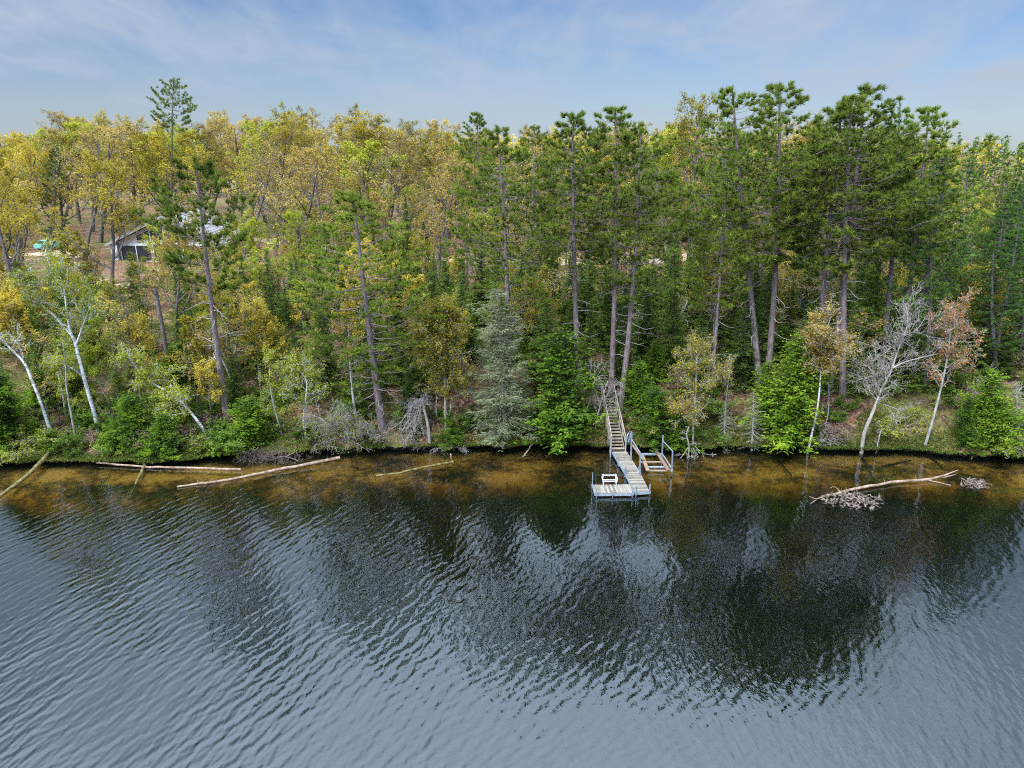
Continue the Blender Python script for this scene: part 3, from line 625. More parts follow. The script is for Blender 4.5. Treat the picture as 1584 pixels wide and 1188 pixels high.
for (bx, by, tx, ty, wd, lb) in [
    (420, 500, 412, 385, 1.2, 'dark fir uphill of the lime birch, left of the leaning pine'),
    (505, 600, 500, 470, 1.15, 'dark fir left of the leaning pine trunk'),
    (640, 640, 632, 520, 1.2, 'dark fir right of the leaning pine trunk'),
    (560, 560, 575, 440, 1.1, 'fir behind the leaning pine'),
    (1000, 560, 1002, 420, 1.2, 'dark fir right of the two stair pines'),
    (905, 590, 915, 470, 1.1, 'dark fir between the left pine and the stair pines'),
    (840, 540, 838, 440, 1.1, 'fir right of the grey lichen covered spruce'),
    (715, 540, 712, 420, 1.1, 'dark fir uphill left of the grey lichen covered spruce'),
    (1130, 560, 1135, 440, 1.1, 'dark fir behind the shorter red pine'),
    (1320, 610, 1322, 470, 1.1, 'dark fir behind the bare pale tree, left side'),
    (1395, 600, 1400, 450, 1.1, 'dark fir behind the bare pale tree, right side'),
    (1260, 600, 1262, 490, 1.1, 'fir behind the tawny topped birch on the right'),
    (1462, 610, 1470, 480, 1.2, 'fir behind the orange leaved maple'),
    (60, 560, 45, 470, 1.0, 'dark fir uphill of the left edge birches'),
    (195, 545, 185, 440, .9, 'dark fir left of the grey broken stub'),
    (305, 600, 290, 480, 1.0, 'fir left of the bent purplish pine trunk'),
    (460, 620, 452, 510, 1.0, 'fir behind the lime birch')]:
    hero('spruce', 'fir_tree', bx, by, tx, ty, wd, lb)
# grey lichen covered spruce
TEMPL['lichen'] = [meshify(gen_fir(91, Ht=9.5, rmax=2.0, nbr=230, mat='lichen', droop=.2, sl=.34, sw=.022, dens=15, bark='bark_dead', pw=.27, vtip=.15, jit=.5, lump=.55, vj=.10)),
                   meshify(gen_fir(92, Ht=5, rmax=1.0, nbr=90, mat='lichen', droop=.45, sl=.2, sw=.012, dens=9, bark='bark_dead', pw=.5, vtip=.1, jit=.4))]
hero('lichen', 'dying_spruce', 781, 682, 770, 448, .92, 'large grey green spruce draped in pale lichen at the water edge', 0)
hero('lichen', 'dying_spruce', 1163, 694, 1166, 605, 1.1, 'small whitish dead spruce at the water right of the boat lift', 1)
hero('lichen', 'dying_spruce', 1575, 700, 1572, 590, 1.1, 'grey drooping dead spruce at the far right water edge', 1)
hero('lichen', 'dying_spruce', 1120, 690, 1122, 620, 1.0, 'thin grey dead spruce between the stilt roots and the whitish spruce', 1)
# lone pine on the skyline
# big oaks in front of the plateau
hero('oak', 'oak_tree', 178, 480, 150, 245, 1.15, 'large ochre oak with dark trunk before the house, left of the board heap', 0, yaw=1)
hero('oak', 'oak_tree', 30, 480, -20, 235, 1.2, 'ochre oak with dark leaning trunk at the left edge', 1)
hero('oaktan', 'oak_tree', 278, 560, 262, 300, .7, 'grey trunked tan oak between the broken stub and the bent pine', 0)
hero('oaktan', 'oak_tree', 675, 480, 668, 250, .9, 'tan oak left of the pine behind the grey spruce', 1)
hero('oak', 'oak_tree', 1060, 440, 1050, 180, 1.0, 'tan gold oak with forked dark trunks filling the gap right of the stair pines', 2, Y=76)
hero('bare', 'oak_tree', 845, 420, 835, 240, .8, 'nearly bare oak between the pines left of the stairs', 0, Y=72)

# ------------------------------------------------------------------ trees drawn from traced trunks, standing at real distance
TW = dict(segs=[4, 3, 2], taper=[.3, .4, .4], wig=[.16, .2, .2], trop=[.06, .05, .03], max=2, kids=[5, 4], t0=[.2, .2], ang=[42, 45], lr=[.5, .5], fall=[.4, .3], rr=[.55, .6])
def traced(name, paths, label, bark, leaf=None, ntw=14, twl=1.1, per=6, lsz=.12, seed=1, cat='tree', parts=('trunk', 'crown'), trop=None, depth=1.2, twmat=None, t0=.35, group=None, Y=None):
    rng = random.Random(seed); b = G(*paths[0][0][0]) if Y is None else at_z(*paths[0][0][0], 0); Y0 = b.y; out = []; P = dict(TW)
    if trop is not None: P['trop'] = [trop] * 3
    mb = MB(); roots = []
    for k, (pix, ra, rb) in enumerate(paths):
        dy = 0 if k == 0 else rng.uniform(-depth, depth); n = len(pix); W = []
        for i, (x, y) in enumerate(pix):
            W.append(at_Y(x, y, Y0 + (dy * (i / (n - 1)) if k else -.25 * math.sin(i))))
        W = [q - b for q in W]
        if k == 0: W[0] = Vector((0, 0, -.25))
        # smooth with catmull-rom
        S = []
        for i in range(n - 1):
            p0 = W[max(i - 1, 0)]; p1 = W[i]; p2 = W[i + 1]; p3 = W[min(i + 2, n - 1)]
            for j in range(4):
                t = j / 4; S.append(.5 * ((2 * p1) + (-p0 + p2) * t + (2 * p0 - 5 * p1 + 4 * p2 - p3) * t * t + (-p0 + 3 * p1 - 3 * p2 + p3) * t ** 3))
        S.append(W[-1]); m = len(S); mb.tube(S, [ra + (rb - ra) * i / (m - 1) for i in range(m)], 8)
        Lp = sum((S[i + 1] - S[i]).length for i in range(m - 1)); nt_ = int(ntw * .62 * Lp / 4) + 2
        for j in range(nt_):
            t = (t0 if k == 0 else .12) + (1 - (t0 if k == 0 else .12)) * (j + rng.random()) / nt_; i = min(int(t * (m - 1)), m - 2); d = (S[i + 1] - S[i]).normalized()
            ax = rot_about(d.orthogonal().normalized(), d, rng.uniform(0, 6.28)); nd = rot_about(d, ax, R(rng.uniform(35, 75)))
            grow(rng, S[i], nd, twl * rng.uniform(.6, 1.6) * (1.1 - .4 * t), max(.010, (ra + (rb - ra) * t) * .3), 0, P, out)
    e = empty(name, b); tag(e, label, cat, group)
    tw = mb if twmat is None else MB(); paths_to(tw, out, (5, 3, 3), minr=.008)
    mb.build(parts[0], M[bark], e)
    if twmat: tw.build('twigs', M[twmat], e)
    if leaf:
        c = MB(); c.leaves(tip_points(out, (1, 2), max(1, int(per * .6)), .12, seed, .2), lsz, seed=seed); c.build(parts[1], M[leaf], e)
    return e
traced('birch_tree', [([(152, 668), (146, 640), (132, 592), (120, 545), (113, 522), (101, 508), (85, 490), (62, 468), (48, 445), (38, 430)], .15, .035),
    ([(114, 526), (108, 508), (103, 480), (99, 450), (85, 430), (76, 408), (70, 385)], .09, .02), ([(117, 535), (126, 510), (133, 490), (141, 470)], .07, .02),
    ([(99, 452), (104, 435), (104, 415)], .04, .02), ([(88, 436), (95, 415), (98, 398)], .03, .012), ([(128, 582), (112, 570), (100, 562)], .05, .02)],
    'tall white birch with several forked white limbs and lime leaves near the left edge', 'birch', 'lime', 17, 1.1, 5, .12, 1, t0=.72)
traced('birch_tree', [([(82, 680), (74, 655), (62, 620), (48, 585), (38, 562), (22, 545), (0, 523), (-25, 500)], .12, .05), ([(38, 562), (30, 535), (28, 515)], .03, .01)],
    'white birch trunk curving out past the left edge', 'birch', 'lime', 6, 1.0, 3, .12, 2, t0=.7)
traced('birch_tree', [([(102, 645), (97, 610), (90, 578), (84, 562)], .08, .04), ([(90, 578), (100, 563), (98, 530)], .04, .02), ([(88, 570), (74, 566)], .03, .01)],
    'short thin white birch left of the tall forked birch', 'birch', 'lime', 18, .9, 8, .12, 3)
traced('birch_tree', [([(117, 676), (110, 640), (103, 600), (101, 562), (96, 520)], .09, .03)], 'slim grey birch between the two white birches at the left', 'bark_light', 'lime', 8, .9, 5, .12, 4)
traced('birch_tree', [([(326, 681), (312, 660), (290, 632), (275, 617), (252, 602), (232, 590), (212, 570), (198, 550)], .12, .03), ([(275, 617), (271, 628), (271, 645)], .04, .02), ([(255, 604), (256, 628), (262, 634)], .03, .01), ([(275, 617), (262, 590), (258, 575)], .03, .01)],
    'pale green birch leaning low to the left over the bank with bright lime leaves', 'birch', 'lime', 26, 1.1, 9, .13, 5, t0=.25)
traced('birch_tree', [([(373, 632), (362, 600), (348, 565), (332, 540), (320, 530), (303, 522)], .10, .03), ([(348, 565), (352, 548), (358, 535)], .03, .01), ([(332, 540), (328, 520)], .03, .01)],
    'white birch curving left beside the bent purplish pine, tan leaves', 'birch', 'oaktan', 18, 1.1, 8, .12, 6, t0=.45)
traced('dead_snag', [([(265, 576), (258, 545), (250, 500), (240, 446)], .20, .15)], 'grey limbless broken stub standing left of the bent pine', 'bark_grey', None, 1, .3, 0, .1, 7)
traced('tree_trunk', [([(226, 650), (218, 610), (210, 575), (202, 540), (198, 500), (194, 460)], .11, .03)], 'bare grey tree with thin level twigs right of the forked birch', 'bark_grey', 'oaktan', 30, 1.4, 1, .10, 8, trop=-.01)
traced('birch_tree', [([(470, 666), (470, 640), (474, 610), (474, 590), (463, 574), (445, 568)], .09, .03), ([(474, 592), (470, 560)], .03, .01), ([(455, 700), (457, 675), (458, 655)], .06, .03)],
    'low crooked birch wrapped in yellow green leaves left of the leaning pine', 'birch', 'lime', 30, 1.3, 9, .13, 9, t0=.2)
traced('tree_trunk', [([(437, 672), (427, 640), (420, 610), (417, 575), (416, 540)], .07, .03)], 'thin grey sapling trunk left of the low crooked birch', 'bark_light', 'lime', 14, .9, 6, .12, 10)
traced('tree_trunk', [([(563, 678), (552, 655), (547, 620), (543, 585), (541, 560)], .12, .06)], 'grey green trunk just left of the leaning pine foot', 'bark_light', 'green', 12, .9, 5, .12, 11)
traced('broken_snag', [([(665, 686), (663, 665), (658, 640), (652, 618)], .12, .08), ([(652, 617), (640, 626), (630, 640), (618, 655), (605, 664)], .07, .02), ([(653, 618), (648, 645), (640, 665), (633, 690)], .06, .02), ([(652, 620), (645, 640), (636, 655), (625, 668)], .04, .015)],
    'grey snag snapped at the top, its dead crown folded down over the bank', 'bark_dead', None, 46, 1.0, 0, .1, 13, cat='dead tree', trop=-.14, t0=.85, depth=.5)
traced('maple_tree', [([(691, 684), (689, 640), (688, 590), (685, 545), (680, 505), (676, 478)], .10, .025), ([(688, 590), (670, 560), (660, 540)], .03, .01), ([(686, 560), (700, 530), (712, 505)], .03, .01), ([(686, 545), (668, 520), (655, 500)], .03, .01), ([(684, 530), (696, 500), (702, 480)], .03, .01), ([(689, 610), (705, 590), (722, 575)], .03, .01)],
    'slim pale trunk maple with golden leaves left of the grey lichen spruce', 'bark_light', 'oak', 30, 1.35, 10, .13, 14, t0=.3)
traced('tree_trunk', [([(694, 684), (694, 655), (697, 630), (698, 612)], .05, .03)], 'thin grey stem right against the golden maple', 'bark_light', 'oaktan', 5, .6, 3, .1, 15)
traced('tree_trunk', [([(677, 652), (675, 635), (675, 612)], .05, .03)], 'short white stub left of the golden maple', 'birch', None, 2, .4, 0, .1, 16)
traced('bare_tree', [([(1333, 698), (1337, 670), (1347, 645), (1357, 620), (1362, 605), (1378, 575), (1388, 545), (1398, 520), (1408, 490)], .15, .02), ([(1360, 610), (1354, 590), (1350, 570), (1348, 550)], .07, .02),
    ([(1380, 570), (1400, 560), (1430, 552), (1448, 548)], .06, .015), ([(1350, 582), (1335, 585), (1318, 592)], .03, .01), ([(1398, 520), (1418, 510), (1432, 490)], .03, .01), ([(1390, 545), (1372, 535), (1350, 545)], .03, .01),
    ([(1404, 505), (1404, 485), (1400, 470)], .03, .01), ([(1365, 625), (1385, 632), (1392, 640)], .03, .01), ([(1350, 575), (1338, 565), (1325, 570)], .03, .01)],
    'big pale leafless tree with bent twiggy trunk at the water edge on the right', 'bark_dead', None, 22, 1.5, 0, .09, 17, t0=.35)
traced('tree_trunk', [([(1356, 698), (1358, 685), (1361, 672), (1365, 662)], .06, .04)], 'short mossy stub beside the big pale leafless tree', 'bark_light', None, 4, .4, 0, .1, 18)
traced('maple_tree', [([(1430, 690), (1440, 660), (1448, 630), (1458, 590), (1466, 550), (1470, 515), (1474, 490)], .11, .03), ([(1470, 515), (1462, 500), (1452, 485)], .04, .01), ([(1470, 512), (1485, 500), (1500, 495)], .04, .01), ([(1468, 530), (1490, 528), (1502, 530)], .03, .01), ([(1462, 570), (1480, 558), (1498, 552)], .03, .01), ([(1472, 498), (1478, 475), (1482, 458)], .03, .01)],
    'young maple with orange red leaves and pale slanting trunk near the right side', 'bark_light', 'redleaf', 18, 1.2, 4, .13, 19, t0=.45)
traced('birch_tree', [([(1249, 702), (1256, 670), (1263, 640), (1268, 600), (1270, 560), (1269, 535)], .08, .045), ([(1268, 545), (1260, 530), (1258, 510), (1263, 495)], .05, .02), ([(1268, 545), (1285, 535), (1300, 545)], .04, .02), ([(1268, 540), (1278, 515), (1285, 490)], .04, .02), ([(1270, 560), (1290, 545), (1310, 540)], .03, .01)],
    'pale birch rooted at the water with tawny yellow leaves at its top on the right', 'birch', 'oaktan', 22, 1.2, 9, .13, 20, t0=.7)
traced('tree_trunk', [([(1275, 660), (1281, 640), (1282, 610), (1281, 590)], .05, .03)], 'thin straight stem right of the tawny topped birch', 'bark_light', None, 8, .7, 0, .1, 21)
traced('maple_tree', [([(1073, 694), (1072, 660), (1075, 620), (1077, 580), (1078, 555), (1080, 535)], .07, .02), ([(1073, 650), (1060, 635), (1045, 628)], .03, .01), ([(1076, 600), (1095, 590), (1110, 580)], .02, .01), ([(1077, 580), (1060, 565), (1052, 550)], .02, .01), ([(1074, 640), (1082, 628)], .03, .01)],
    'slender ochre leaved maple standing on pale stilt roots right of the boat lift', 'bark_light', 'oak', 30, 1.2, 5, .12, 22, t0=.25)
traced('tree_trunk', [([(1120, 650), (1124, 610), (1128, 580), (1130, 560)], .05, .02)], 'thin sapling with few tan leaves right of the stilt rooted maple', 'bark_light', 'oak', 16, .9, 3, .11, 23)
traced('birch_tree', [([(1038, 525), (1046, 500), (1056, 482), (1064, 465)], .07, .04), ([(1056, 482), (1070, 470)], .03, .01), ([(1050, 492), (1062, 490)], .02, .01)],
    'short crooked white birch uphill, leaning right', 'birch', 'lime', 6, .8, 3, .11, 24)
traced('dead_snag', [([(920, 665), (925, 640), (932, 615), (940, 590)], .05, .03), ([(905, 640), (918, 600), (919, 560)], .04, .02), ([(925, 640), (940, 610), (955, 585)], .03, .01), ([(928, 630), (920, 600), (912, 580)], .03, .01)],
    'tangle of pale dead saplings beside the upper stairs', 'bark_dead', None, 8, 1.1, 0, .1, 25, cat='dead saplings', t0=.15)
traced('dead_brush', [([(555, 690), (520, 668), (500, 650), (478, 640)], .06, .02), ([(500, 690), (520, 660), (530, 640)], .04, .01), ([(590, 684), (570, 672), (555, 660)], .04, .01), ([(470, 690), (500, 672), (540, 655)], .04, .01), ([(520, 695), (545, 672), (552, 650)], .03, .01)],
    'grey yellow fallen brush spilling over the bank left of the leaning pine foot', 'bark_light', 'lime', 44, 1.2, 3, .1, 26, cat='brush', parts=('branches', 'leaves'), t0=.05, trop=-.02)
traced('dead_brush', [([(470, 712), (440, 706), (415, 712), (395, 700)], .05, .02), ([(455, 700), (430, 712), (405, 718)], .04, .01), ([(440, 695), (420, 705), (380, 712)], .04, .01), ([(400, 692), (385, 705), (372, 715)], .04, .01)],
    'dark tangle of roots and twigs hanging over the water above the long log', 'drift', None, 60, .8, 0, .1, 27, cat='roots', parts=('branches', 'leaves'), t0=.05, trop=-.08, depth=.6)
traced('dead_brush', [([(668, 690), (700, 692), (722, 690)], .04, .01), ([(660, 690), (648, 700), (640, 706)], .04, .01), ([(672, 688), (680, 700), (690, 704)], .03, .01)],
    'small pale twiggy brush at the foot of the broken snag', 'bark_dead', None, 50, .7, 0, .1, 28, cat='brush', parts=('branches', 'leaves'), t0=.05, trop=-.08)
traced('dead_brush', [([(1110, 665), (1130, 655), (1150, 668)], .04, .01), ([(1115, 670), (1105, 680), (1100, 690)], .04, .01), ([(1140, 672), (1125, 684), (1118, 692)], .03, .01)],
    'grey brush on the bank right of the stilt rooted maple', 'bark_dead', 'lime', 40, .8, 1, .1, 29, cat='brush', parts=('branches', 'leaves'), t0=.05)
traced('dead_brush', [([(1262, 690), (1285, 672), (1300, 690)], .03, .01), ([(1262, 694), (1280, 700), (1292, 706)], .03, .01), ([(1255, 690), (1270, 680), (1278, 662)], .03, .01)],
    'white fallen twigs at the foot of the tawny topped birch', 'bark_dead', None, 36, .7, 0, .1, 30, cat='brush', parts=('branches', 'leaves'), t0=.05)
traced('stilt_roots', [([(1064, 708), (1066, 690), (1062, 672), (1066, 660)], .05, .04), ([(1073, 694), (1078, 705), (1090, 712), (1104, 716)], .04, .01), ([(1066, 690), (1055, 706), (1048, 712)], .035, .01), ([(1070, 694), (1070, 706), (1064, 716)], .03, .01), ([(1075, 690), (1085, 700), (1100, 704)], .03, .01)],
    'whitish exposed stump roots reaching into the water right of the boat lift', 'bark_dead', None, 8, .5, 0, .1, 31, cat='roots', parts=('roots', 'leaves'), trop=-.2, depth=.4)

# ------------------------------------------------------------------ fallen logs
def wlog(name, pix, ra, rb, mat, label, stubs=0, zs=None, seed=0, sub=0, cat='log', extra=()):
    rng = random.Random(seed); zs = zs or [.06] * len(pix); W = [at_z(x, y, z) for (x, y), z in zip(pix, zs)]; b = W[0].copy(); W = [q - b for q in W]
    S = []
    for i in range(len(W) - 1):
        for j in range(5): S.append(W[i].lerp(W[i + 1], j / 5) + Vector((rng.gauss(0, .02), rng.gauss(0, .02), rng.gauss(0, .015))))
    S.append(W[-1]); m = len(S); mb = MB(); mb.tube(S, [ra + (rb - ra) * i / (m - 1) + rng.uniform(-.01, .01) for i in range(m)], 9)
    SS = []
    for k in range(stubs):
        i = rng.randint(1, m - 2); d = Vector((rng.uniform(-.6, .6), rng.uniform(-.8, .5), rng.uniform(.3, 1))).normalized() * rng.uniform(.15, .5); r = .022
        st = MB(); st.tube([S[i], S[i] + d * .6 + Vector((.02, 0, 0)), S[i] + d], [r, r * .7, r * .4], 5); SS.append(st)
    e = empty(name, b); tag(e, label, cat); mb.build('trunk', M[mat], e)
    for st in SS: st.build('branch_stub', M[mat], e)
    for pth, r1, r2 in extra:
        ex = MB(); ex.tube([at_z(x, y, z) - b for x, y, z in pth], np.linspace(r1, r2, len(pth)), 6); ex.build('branch', M[mat], e)
    
    return e
wlog('fallen_log', [(525, 708), (440, 725), (355, 742), (274, 753)], .12, .07, 'bark_log', 'long stripped tan log lying on the water from the bank, left of the leaning pine', 9, [.3, .12, .08, .05], 1)
wlog('fallen_log', [(372, 726), (300, 724), (230, 722), (150, 716)], .09, .06, 'bark_log', 'half sunk tan log running along the grassy bank edge on the left', 0, [.08, .1, .12, .16], 2)
wlog('fallen_log', [(108, 662), (85, 690), (66, 712), (40, 738), (0, 768), (-20, 782)], .22, .07, 'bark_moss', 'mossy trunk sliding from the bank into the water at the left edge', 0, [1.3, .9, .45, .15, .02, -.05], 3,
     extra=[(((118, 684, .7), (95, 696, .6), (70, 712, .35)), .05, .03), (((60, 715, .4), (52, 728, .15), (38, 740, .02)), .05, .03)])
wlog('fallen_log', [(230, 702), (222, 722), (212, 745), (200, 772)], .13, .06, 'bark_moss', 'mossy log slanting from the grass down under the water right of the sandy shallows', 0, [.42, .1, -.05, -.18], 4)
wlog('sunken_log', [(702, 714), (660, 722), (620, 731), (582, 736)], .10, .06, 'bark_moss', 'dark sunken log under the surface below the broken snag', 3, [.02, .0, .03, .04], 5)
wlog('driftwood_stick', [(823, 687), (816, 698), (808, 708)], .06, .03, 'bark_log', 'short pale stick poking from the bank left of the bright green hemlock', 1, [.5, .25, -.05], 6)
wlog('driftwood_stick', [(697, 702), (698, 708), (700, 714)], .05, .04, 'bark_log', 'stubby post end above the sunken log', 0, [.45, .2, -.1], 7)
wlog('fallen_log', [(1272, 769), (1320, 757), (1380, 746), (1440, 741)], .08, .10, 'bark_log', 'pale stripped log floating at the right with small stubs and forked root end', 10, [.08, .12, .14, .14], 8,
     extra=[(((1440, 741, .14), (1462, 735, .35), (1482, 727, .5)), .09, .03), (((1445, 740, .15), (1462, 738, .2), (1478, 734, .25)), .06, .03), (((1430, 742, .1), (1455, 747, .05), (1471, 751, .05)), .04, .03),
            (((1272, 769, .08), (1262, 772, .2), (1252, 768, .3)), .05, .02), (((1268, 770, .08), (1258, 776, .1), (1254, 779, .15)), .04, .02), (((1300, 760, .1), (1290, 752, .3), (1284, 755, .35)), .03, .015)])
for (bx, dx, sd, lb) in (((1318, 772), 2.0, 41, 'grey tangled driftwood root mass beneath the pale floating log'), ((1506, 748), 1.0, 42, 'smaller grey driftwood tangle near the right edge')):
    rng = random.Random(sd); b = at_z(*bx, 0); mb = MB()
    for k in range(int(70 * dx)):
        a = rng.uniform(0, 6.28); rr = rng.random() ** .6; c = Vector((math.cos(a) * rr * .95 * dx, math.sin(a) * rr * .62 * dx - .2, .03 + .33 * (1 - rr) * rng.random())); pts = [c]; d = Vector((rng.gauss(0, 1), rng.gauss(0, .8), rng.gauss(.05, .3))).normalized()
        for i in range(6):
            d = (d + Vector((rng.gauss(0, .55), rng.gauss(0, .5), rng.gauss(0, .35) - .5 * (pts[-1].z - .12)))).normalized(); q = pts[-1] + d * rng.uniform(.05, .11); q.z = max(-.06, q.z); pts.append(q)
        r = rng.uniform(.025, .075); mb.tube(pts, [r, r, r * .9, r * .8, r * .6, r * .4, r * .2], 5)
    e = mb.build('driftwood_tangle', M['drift']); e.location = b; tag(e, lb, 'driftwood')
for i, (p, lb) in enumerate([([(1330, 702), (1342, 722), (1356, 745)], 'dark streak standing for a trunk shadow under the water below the pale leafless tree'), ([(1196, 700), (1215, 725), (1232, 748)], 'dark streak standing for a trunk shadow under the water below the leaning hemlock'),
    ([(1430, 700), (1450, 716), (1462, 728)], 'dark streak standing for a trunk shadow under water left of the forked log end'), ([(1365, 722), (1390, 716), (1410, 712)], 'thin dark streak standing for a shadow right of the leafless tree foot')]):
    wlog('shadow_streak', p, .07, .03, 'peat_shade', lb, 4, [-.12, -.18, -.2], 60 + i, cat='branch')  # dark stems shaped to stand for trunk shadows on the lake bed

# ------------------------------------------------------------------ dock
def prism(mb, q, th, mat=0, v=.5):
    q = [Vector(p) for p in q]; P = [tuple(p - Vector((0, 0, th))) for p in q] + [tuple(p) for p in q]
    mb.add(P, [(0, 3, 2, 1), (4, 5, 6, 7), (0, 1, 5, 4), (1, 2, 6, 5), (2, 3, 7, 6), (3, 0, 4, 7)], mat, v)
DZ = .30
aL, aR = at_z(945.5, 695, DZ + .1), at_z(967.5, 695, DZ + .1); mL, mR = at_z(967.5, 731, DZ), at_z(990.5, 731.5, DZ); eL, eR = at_z(981.5, 761, DZ), at_z(1004.5, 759.5, DZ)
pTL, pTR, pBL, pBR = at_z(916.8, 749.8, DZ), at_z(974, 749.0, DZ), at_z(920.5, 762.6, DZ), at_z(980.5, 762.2, DZ)
dock = empty('dock', (mL.x, mL.y, 0)); tag(dock, 'L shaped weathered wooden dock on metal posts running out from the stairs', 'dock')
off = -Vector((mL.x, mL.y, 0))
def deck(L0, R0, L1, R1, n, name='deck_section'):
    mb = MB()
    for i in range(n):
        a = (i + .04) / n; c = (i + .96) / n; dz = Vector((0, 0, rnd.uniform(-.004, .004)))
        prism(mb, [L0.lerp(L1, c) + off + dz, R0.lerp(R1, c) + off + dz, R0.lerp(R1, a) + off + dz, L0.lerp(L1, a) + off + dz], .035, 0, rnd.random())
    return mb.build(name, M['deck'], dock)
deck(aL, aR, mL, mR, 38); deck(mL, mR, eL, eR, 32)
deck(pTL, pBL, pTR, pBR, 18)
mb = MB()
for a, b in ((aL, mL), (aR, mR), (mL, eL), (mR, eR), (eL, eR), (mL, mR), (pTL, pTR), (pBL, pBR), (pTL, pBL)):
    mb.beam(a + off - Vector((0, 0, .13)), b + off - Vector((0, 0, .13)), .05, .16)
mb.build('side_frame', M['alup'], dock)
def post(p, top, bot, par, o, r=.032, foot=True, name='post'):
    mb = MB(); mb.tube([Vector((p.x, p.y, bot)) + o, Vector((p.x, p.y, top)) + o], r, 8); mb.box((p.x + o.x, p.y + o.y, DZ - .1), (.11, .11, .16))
    return mb.build(name, M['alu'], par)
for p, t in ((at_z(943.5, 696, DZ), 1.15), (mL.lerp(aL, .52), .62), (mL.lerp(aL, .46), .6), (mL.lerp(eL, .02), .72), (mL.lerp(eL, .1), .68), (mL.lerp(aL, .0) + Vector((-.05, 0, 0)), .7),
             (mR.lerp(eR, .02), .62), (mR.lerp(aR, .1), .6), (eR + Vector((.05, .05, 0)), .78), (eR.lerp(mR, .08) + Vector((.06, 0, 0)), .66), (eL.lerp(eR, .1) + Vector((0, -.06, 0)), .78),
             (pTL + Vector((-.02, .05, 0)), 1.15), (pBL + Vector((.1, -.06, 0)), .62), (pBR + Vector((-.1, -.06, 0)), .62), (pBL.lerp(pBR, .45) + Vector((0, -.06, 0)), .5)):
    post(p, t, -1.6 if p.y > 44 else -2.4, dock, off)
# bench
b0 = at_z(931.5, 750.2, DZ); b1 = at_z(954.5, 750.0, DZ); bc = (b0 + b1) / 2; bc.y -= .02; bw = (b1 - b0).length
bench = empty('bench', (bc.x, bc.y, DZ)); bench.scale = (1, .8, .70); tag(bench, 'white slatted bench standing on the dock platform', 'bench')
for z, y in ((.42, -.08), (.42, .20)):
    mb = MB(); mb.box((0, y, z), (bw, .11, .03)); mb.build('seat_slat', M['white'], bench)
for z, y in ((.80, .41),):
    mb = MB(); mb.beam((-bw / 2, y, z), (bw / 2, y, z), .025, .10); mb.build('back_slat', M['white'], bench)
for s in (-1, 1):
    mb = MB(); x = s * bw * .42
    mb.beam((x, -.14, 0), (x, -.12, .41), .035, .035); mb.beam((x, .30, 0), (x, .44, .92), .035, .035, up=(0, 1, 0)); mb.beam((x, -.14, .385), (x, .36, .385), .045, .045)
    mb.build('leg_frame', M['white'], bench)
    mb = MB(); mb.beam((x + s * .07, -.18, .62), (x + s * .07, .40, .64), .06, .035); mb.beam((x + s * .06, -.12, .42), (x + s * .06, -.12, .60), .04, .04); mb.build('armrest', M['white'], bench)

# ------------------------------------------------------------------ stairs
s0 = (at_z(945, 693.5, .62) + at_z(966.5, 693.5, .62)) / 2; sw = (at_z(966.5, 693.5, .62) - at_z(945, 693.5, .62)).length
s1 = G(939.5, 618); s1.z += .30; dv = s1 - s0; NT_ = 17; dh = Vector((dv.x, dv.y, 0)); rl = dh.length / NT_; dh.normalize(); sdw = Vector((dh.y, -dh.x, 0)); rise = dv.z / NT_
stair = empty('wooden_staircase', s0); tag(stair, 'steep weathered wooden staircase with handrails climbing the bank from the dock', 'stairs')
tr = []; p = Vector((0, 0, 0)); slope2 = None
for i in range(26):
    if i > NT_:
        q = s0 + p + dh * .30; zt = gz(q.x, q.y) + .22; p = Vector((q.x - s0.x, q.y - s0.y, max(p.z + .07, min(p.z + .19, zt - s0.z))))
    else: p = dh * rl * i + Vector((0, 0, rise * i))
    tr.append(p.copy())
wd = lambda i: sw * (1 - .12 * min(i, NT_) / NT_) / 2
for i, p in enumerate(tr):
    mb = MB(); mb.box(p, (wd(i) * 2 - .1, .25, .04), Matrix((sdw, dh, (0, 0, 1))).transposed(), 0, rnd.random()); mb.build('tread', M['stairwood'], stair)
for s in (-1, 1):
    mb = MB()
    for i in range(len(tr) - 1): mb.beam(tr[i] + sdw * s * (wd(i) - .03) - Vector((0, 0, .10)), tr[i + 1] + sdw * s * (wd(i) - .03) - Vector((0, 0, .10)), .045, .24, v=.4)
    mb.build('stringer', M['stairwood'], stair)
    mb = MB(); a = tr[0] + sdw * s * wd(0) + Vector((0, 0, .95)) - dh * .1; b = tr[17] + sdw * s * wd(17) + Vector((0, 0, .92)); mb.beam(a, b, .05, .09, v=.9); mb.beam(a - Vector((0, 0, .45)), b - Vector((0, 0, .45)), .04, .07, v=.8); mb.build('handrail', M['stairwood'], stair)
    for i in (0, 4, 8, 12, 17):
        mb = MB(); q = tr[i] + sdw * s * (wd(i) + .03) + (-dh * .1 if i == 0 else Vector()); mb.beam(q - Vector((0, 0, .9)), q + Vector((0, 0, .93)), .08, .08, v=.7, up=(0, 1, 0)); mb.build('rail_post', M['alup' if i == 0 else 'stairwood'], stair)

